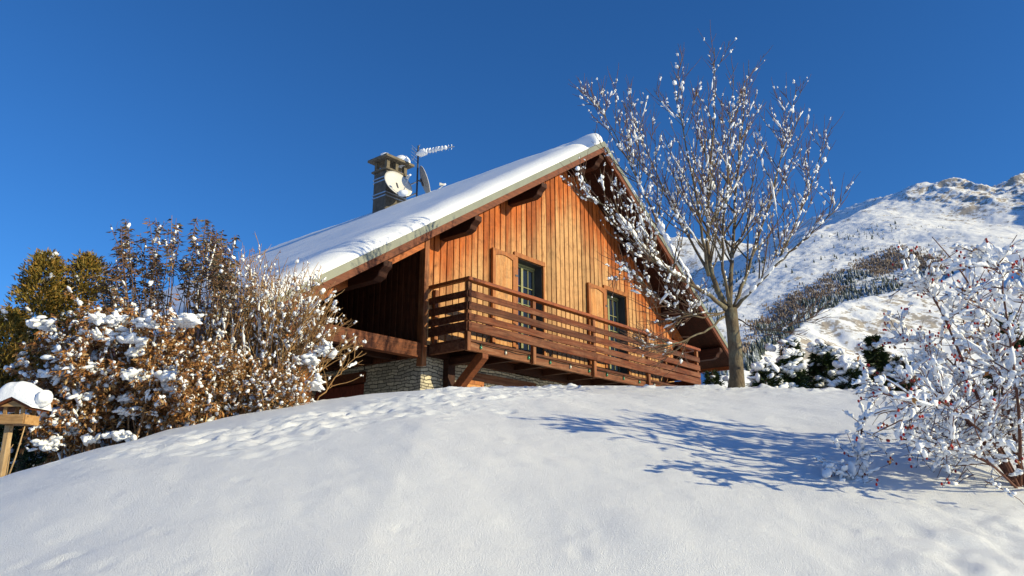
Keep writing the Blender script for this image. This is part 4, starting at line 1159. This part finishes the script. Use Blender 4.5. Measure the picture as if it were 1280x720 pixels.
def mountain_h(x, y):
    wx = x+38*fbm(x/260, y/260, 3, 301); wy = y+38*fbm(x/260+9, y/260, 3, 302)
    H_ = np.full(np.shape(x), -60.)
    for ri, (P, (_, kl, kr)) in enumerate(zip(RP, RIDGES)):
        best = np.full(np.shape(x), -1e9)
        for a, b in zip(P[:-1], P[1:]):
            d = b[:2]-a[:2]; t = np.clip(((wx-a[0])*d[0]+(wy-a[1])*d[1])/(d@d), 0, 1)
            cx, cy = a[0]+t*d[0], a[1]+t*d[1]
            dist = np.hypot(wx-cx, wy-cy); side = (wx-a[0])*d[1]-(wy-a[1])*d[0]     # >0: right of travel
            k = np.where(side > 0, kr, kl)
            best = np.maximum(best, a[2]+t*(b[2]-a[2])-k*np.sqrt(dist**2+36)+k*6)
        # soft maximum
        s = 14.
        H_ = np.maximum(H_, best)+s*np.log1p(np.exp(-np.abs(H_-best)/s))*np.where(H_ > -59, 1, 0)
    rr = np.hypot(x, y)
    am = sstep(450, 1500, rr)
    H_ = H_+am*(6*(ridged(x/230, y/230, 5, 311)-.62)+4*(ridged(x/75, y/75, 5, 312)-.62)+2.5*fbm(x/40, y/40, 4, 313))
    H_ = H_+(1-am)*(6*fbm(x/60, y/60, 4, 317))+1.6*fbm(x/14, y/14, 3, 319)
    # craggy summit
    cr = sstep(560, 760, H_)*sstep(900, 1300, x)
    H_ = H_+cr*(44*(ridged(x/80, y/80, 6, 321)-.6))
    return H_
ma = np.linspace(R(-2), R(62), 760); md = np.concatenate([np.linspace(430, 1500, 330), np.linspace(1500, 2750, 230)[1:], np.linspace(2750, 4200, 60)[1:]])
AA, DD = np.meshgrid(ma, md)
MX, MY = DD*np.sin(AA), DD*np.cos(AA); MZ = mountain_h(MX, MY)
edge = np.minimum.reduce([sstep(430, 480, DD), 1-sstep(4000, 4200, DD), sstep(R(-2), R(1), AA), 1-sstep(R(59), R(62), AA)])
MZ = -70+(MZ+70)*edge
idx = np.arange(MX.size).reshape(MX.shape)
F = np.stack([idx[:-1,:-1], idx[:-1,1:], idx[1:,1:], idx[1:,:-1]], -1).reshape(-1,4)
def mat_mountain():
    n = NT('alpine_snow_and_rock'); v = n.coord()
    g = n.n('ShaderNodeNewGeometry'); sx = n.n('ShaderNodeSeparateXYZ'); n.l(g.outputs['Normal'], sx.inputs[0])
    sp = n.n('ShaderNodeSeparateXYZ'); n.l(v, sp.inputs[0])
    f = n.noise(v, .022, 8, .68); f2 = n.noise(v, .12, 6, .7)
    mp = n.n('ShaderNodeMapping'); tc = n.n('ShaderNodeTexCoord'); n.l(tc.outputs['Object'], mp.inputs['Vector'])
    mp.vector_type = 'TEXTURE'; mp.inputs['Rotation'].default_value = (0, 0, R(52)); mp.inputs['Scale'].default_value = (90, 8, 10)
    st = n.noise(mp.outputs['Vector'], 1.0, 6, .6, .4)
    steep = n.math('SUBTRACT', .90, sx.outputs[2])
    k = n.math('ADD', n.math('MULTIPLY', steep, 2.2), n.math('MULTIPLY', n.math('SUBTRACT', f, .5), 2.0))
    k = n.math('ADD', k, n.math('MULTIPLY', n.math('SUBTRACT', st, .5), 1.5))
    k = n.math('ADD', k, n.math('MULTIPLY', n.math('SUBTRACT', f2, .5), 1.9))
    k = n.math('ADD', k, n.math('MULTIPLY', n.ramp(n.math('DIVIDE', sp.outputs[2], 1000.), [(.60,(0,0,0)),(.72,(1,1,1))]), .08))
    k = n.math('ADD', k, n.math('MULTIPLY', n.attr('rocky'), .24))
    w = n.ramp(k, [(.38,(0,0,0)),(.56,(1,1,1))])
    rock = n.ramp(st, [(.3,(.14,.11,.08)),(.5,(.34,.26,.17)),(.7,(.22,.19,.15))])
    c = n.mix(n.math('MULTIPLY', w, .8), (.86,.87,.885), rock)
    h = n.math('ADD', f2, n.math('MULTIPLY', n.noise(v, .5, 4, .7), .4))
    return n.out(c, .8, n.bump(h, .45, 2.5), .1)
M['mountain'] = mat_mountain()
def ridge_side(x, y, P):
    """distance to a ridge line (positive on its left when walking towards its low end) and the fraction along it"""
    best = np.full(np.shape(x), 1e9); sg = np.zeros(np.shape(x)); tt = np.zeros(np.shape(x))
    for i, (a, b) in enumerate(zip(P[:-1], P[1:])):
        d = b[:2]-a[:2]; t = np.clip(((x-a[0])*d[0]+(y-a[1])*d[1])/(d@d), 0, 1)
        q = np.hypot(x-a[0]-t*d[0], y-a[1]-t*d[1]); m = q < best
        best = np.where(m, q, best); sg = np.where(m, -((x-a[0])*d[1]-(y-a[1])*d[0]), sg); tt = np.where(m, (i+t)/(len(P)-1), tt)
    return best*np.sign(sg), tt
_s, _t = ridge_side(MX, MY, RP[4])
ROCKY = sstep(2, 14, _s)*(1-sstep(60, 150, _s))*sstep(.3, .5, _t)
for cx, cy, r_, a_ in ((1212,266,95,.9),(1190,318,60,.6),(1262,250,70,.4)):
    c_ = pol(cx, cy, 2050 if cy < 300 else 1350); ROCKY = np.maximum(ROCKY, a_*np.exp(-((np.arctan2(MX,MY)-math.atan2(c_[0],c_[1]))/.028)**2-((MZ-c_[2])/r_)**2))
mt = fast_mesh('mountain', np.stack([MX,MY,MZ], -1).reshape(-1,3), F, M['mountain'])
mt.data.attributes.new('rocky', 'FLOAT', 'POINT').data.foreach_set('value', ROCKY.ravel().astype(np.float32)); tag(mt, kind='structure')

# far forest: dark firs and a brown belt of leafless trees on the shaded flank
M['far_fir'] = mat_leaf('far_fir', [(0,(.035,.05,.04)),(.6,(.07,.09,.075)),(.8,(.22,.25,.27)),(1,(.55,.58,.6))])
M['far_brown'] = mat_leaf('far_leafless_wood', [(0,(.15,.105,.075)),(.6,(.22,.155,.11)),(1,(.33,.27,.22))])
def far_trees():
    rng = np.random.default_rng(90)
    fir, brn = MB(), MB()
    def fir_tree(x, y, z, h, white):
        r = h*.27; n = 6; V = []; Fc = []
        for z0, z1, rr in ((.1,.6,1.),(.4,.85,.7),(.68,1.05,.42)):
            o = len(V)
            for j in range(n):
                a = 6.283*j/n+rng.random()*.4; V.append((x+r*rr*math.cos(a)*rng.uniform(.8,1.2), y+r*rr*math.sin(a)*rng.uniform(.8,1.2), z+h*z0))
            V.append((x, y, z+h*z1)); Fc += [(o+j, o+(j+1)%n, o+n) for j in range(n)]
        fir.add(V, Fc, rng.uniform(.0,.7) if rng.random() > white else rng.uniform(.8,1.))
    BAND = np.array([(905,478),(935,462),(965,440),(1000,404),(1060,374),(1130,360),(1178,344),(1172,320),(1120,312),(1075,332),(1030,352),(985,375),(945,408),(915,440)], float)
    def inside(px, py):
        c = False
        for (x1, y1), (x2, y2) in zip(BAND, np.roll(BAND, -1, 0)):
            if (y1 > py) != (y2 > py) and px < (x2-x1)*(py-y1)/(y2-y1)+x1: c = not c
        return c
    a = rng.uniform(R(13), R(31), 60000); d = rng.uniform(520, 1750, 60000)
    x, y = d*np.sin(a), d*np.cos(a); z = mountain_h(x, y)
    zc = y*math.cos(PITCH)+(z-EYE)*math.sin(PITCH); yc = -y*math.sin(PITCH)+(z-EYE)*math.cos(PITCH)
    PX, PY = 640+FPX*x/zc, 360-FPX*yc/zc
    S2, T2 = ridge_side(x, y, RP[4]); S3, T3 = ridge_side(x, y, RP[2])
    pts = []
    for k in range(60000):
        dens = 0; kind = 'fir'
        jx, jy = rng.normal()*7, rng.normal()*3.5
        if S2[k] < -6 and inside(PX[k]+jx, PY[k]+jy):
            dens = .85*(.35+.65*(noise2(np.array(x[k]/60), np.array(y[k]/60), 5) > -.3))
            up = np.interp(PX[k], [920,985,1060,1120,1178], [455,402,362,340,338])
            if PY[k] < up and noise2(np.array(x[k]/90), np.array(y[k]/90), 8) > -.45: kind = 'brown'; dens *= 1.2
        elif S2[k] < -150 and S3[k] > 0: dens = .003+.03*(noise2(np.array(x[k]/120), np.array(y[k]/120), 6) > .35)
        elif S3[k] < 0 and S3[k] > -260 and T3[k] > .3: dens = .07
        if rng.random() < dens: pts.append((x[k], y[k], kind))
    XY = np.array([(p[0], p[1]) for p in pts]); ZZ = mountain_h(XY[:,0], XY[:,1])
    for (x, y, kind), z in zip(pts, ZZ):
        h = rng.uniform(2.5,6)+5.5*rng.random()**3
        if kind == 'fir': fir_tree(x, y, z-1, h, .42)
        else:
            v, f = ICO[0]; h *= .62
            for q in range(3):
                brn.add(v*np.array([h*.2,h*.2,h*.5])*rng.uniform(.6,1.2,(12,1))+np.array([x+rng.normal()*3,y+rng.normal()*3,z+h*.4]), f, rng.random())
    o = fir.build('forest', M['far_fir']); tag(o, 'dark belt of snowy firs on the shaded mountain flank', 'forest', None, 'stuff')
    o = brn.build('leafless_woods', M['far_brown']); tag(o, 'brown belt of leafless woods across the mountain slope', 'woods', None, 'stuff')
far_trees()

# ------------------------------------------------------------------ camera, light, world
cam = bpy.data.cameras.new('camera'); co = bpy.data.objects.new('camera', cam); COL.objects.link(co)
cam.sensor_width = 36; cam.lens = FPX/1280*36; cam.clip_end = 20000; cam.clip_start = .05
co.location = (0,0,EYE); co.rotation_euler = (math.pi/2+PITCH, 0, 0); sc.camera = co
sl_ = bpy.data.lights.new('sun', 'SUN'); so = bpy.data.objects.new('sun', sl_); COL.objects.link(so)
sl_.energy = 5.0; sl_.angle = R(.53); sl_.color = (1., .88, .56)
so.rotation_euler = (-SUN).to_track_quat('-Z', 'Y').to_euler(); so.location = (20,-8,15)
wd = bpy.data.worlds.new('World'); sc.world = wd; wd.use_nodes = True
nt = wd.node_tree; bg = nt.nodes['Background']
sky = nt.nodes.new('ShaderNodeTexSky'); sky.sky_type = 'NISHITA'; sky.sun_disc = False
sky.sun_elevation = SUN_EL; sky.sun_rotation = math.pi/2-SUN_AZ
sky.altitude = 500; sky.air_density = 1.; sky.dust_density = 0.; sky.ozone_density = 9.5
hs = nt.nodes.new('ShaderNodeHueSaturation'); hs.inputs['Saturation'].default_value = 1.05; hs.inputs['Hue'].default_value = .5
nt.links.new(sky.outputs['Color'], hs.inputs['Color']); nt.links.new(hs.outputs['Color'], bg.inputs['Color']); bg.inputs['Strength'].default_value = .127
sc.view_settings.view_transform = 'Standard'; sc.view_settings.look = 'None'; sc.view_settings.exposure = .23; sc.view_settings.gamma = 1
sc.view_settings.use_curve_mapping = False
sc.render.engine = 'CYCLES'
sc.cycles.max_bounces = 6; sc.cycles.diffuse_bounces = 3; sc.cycles.use_denoising = True
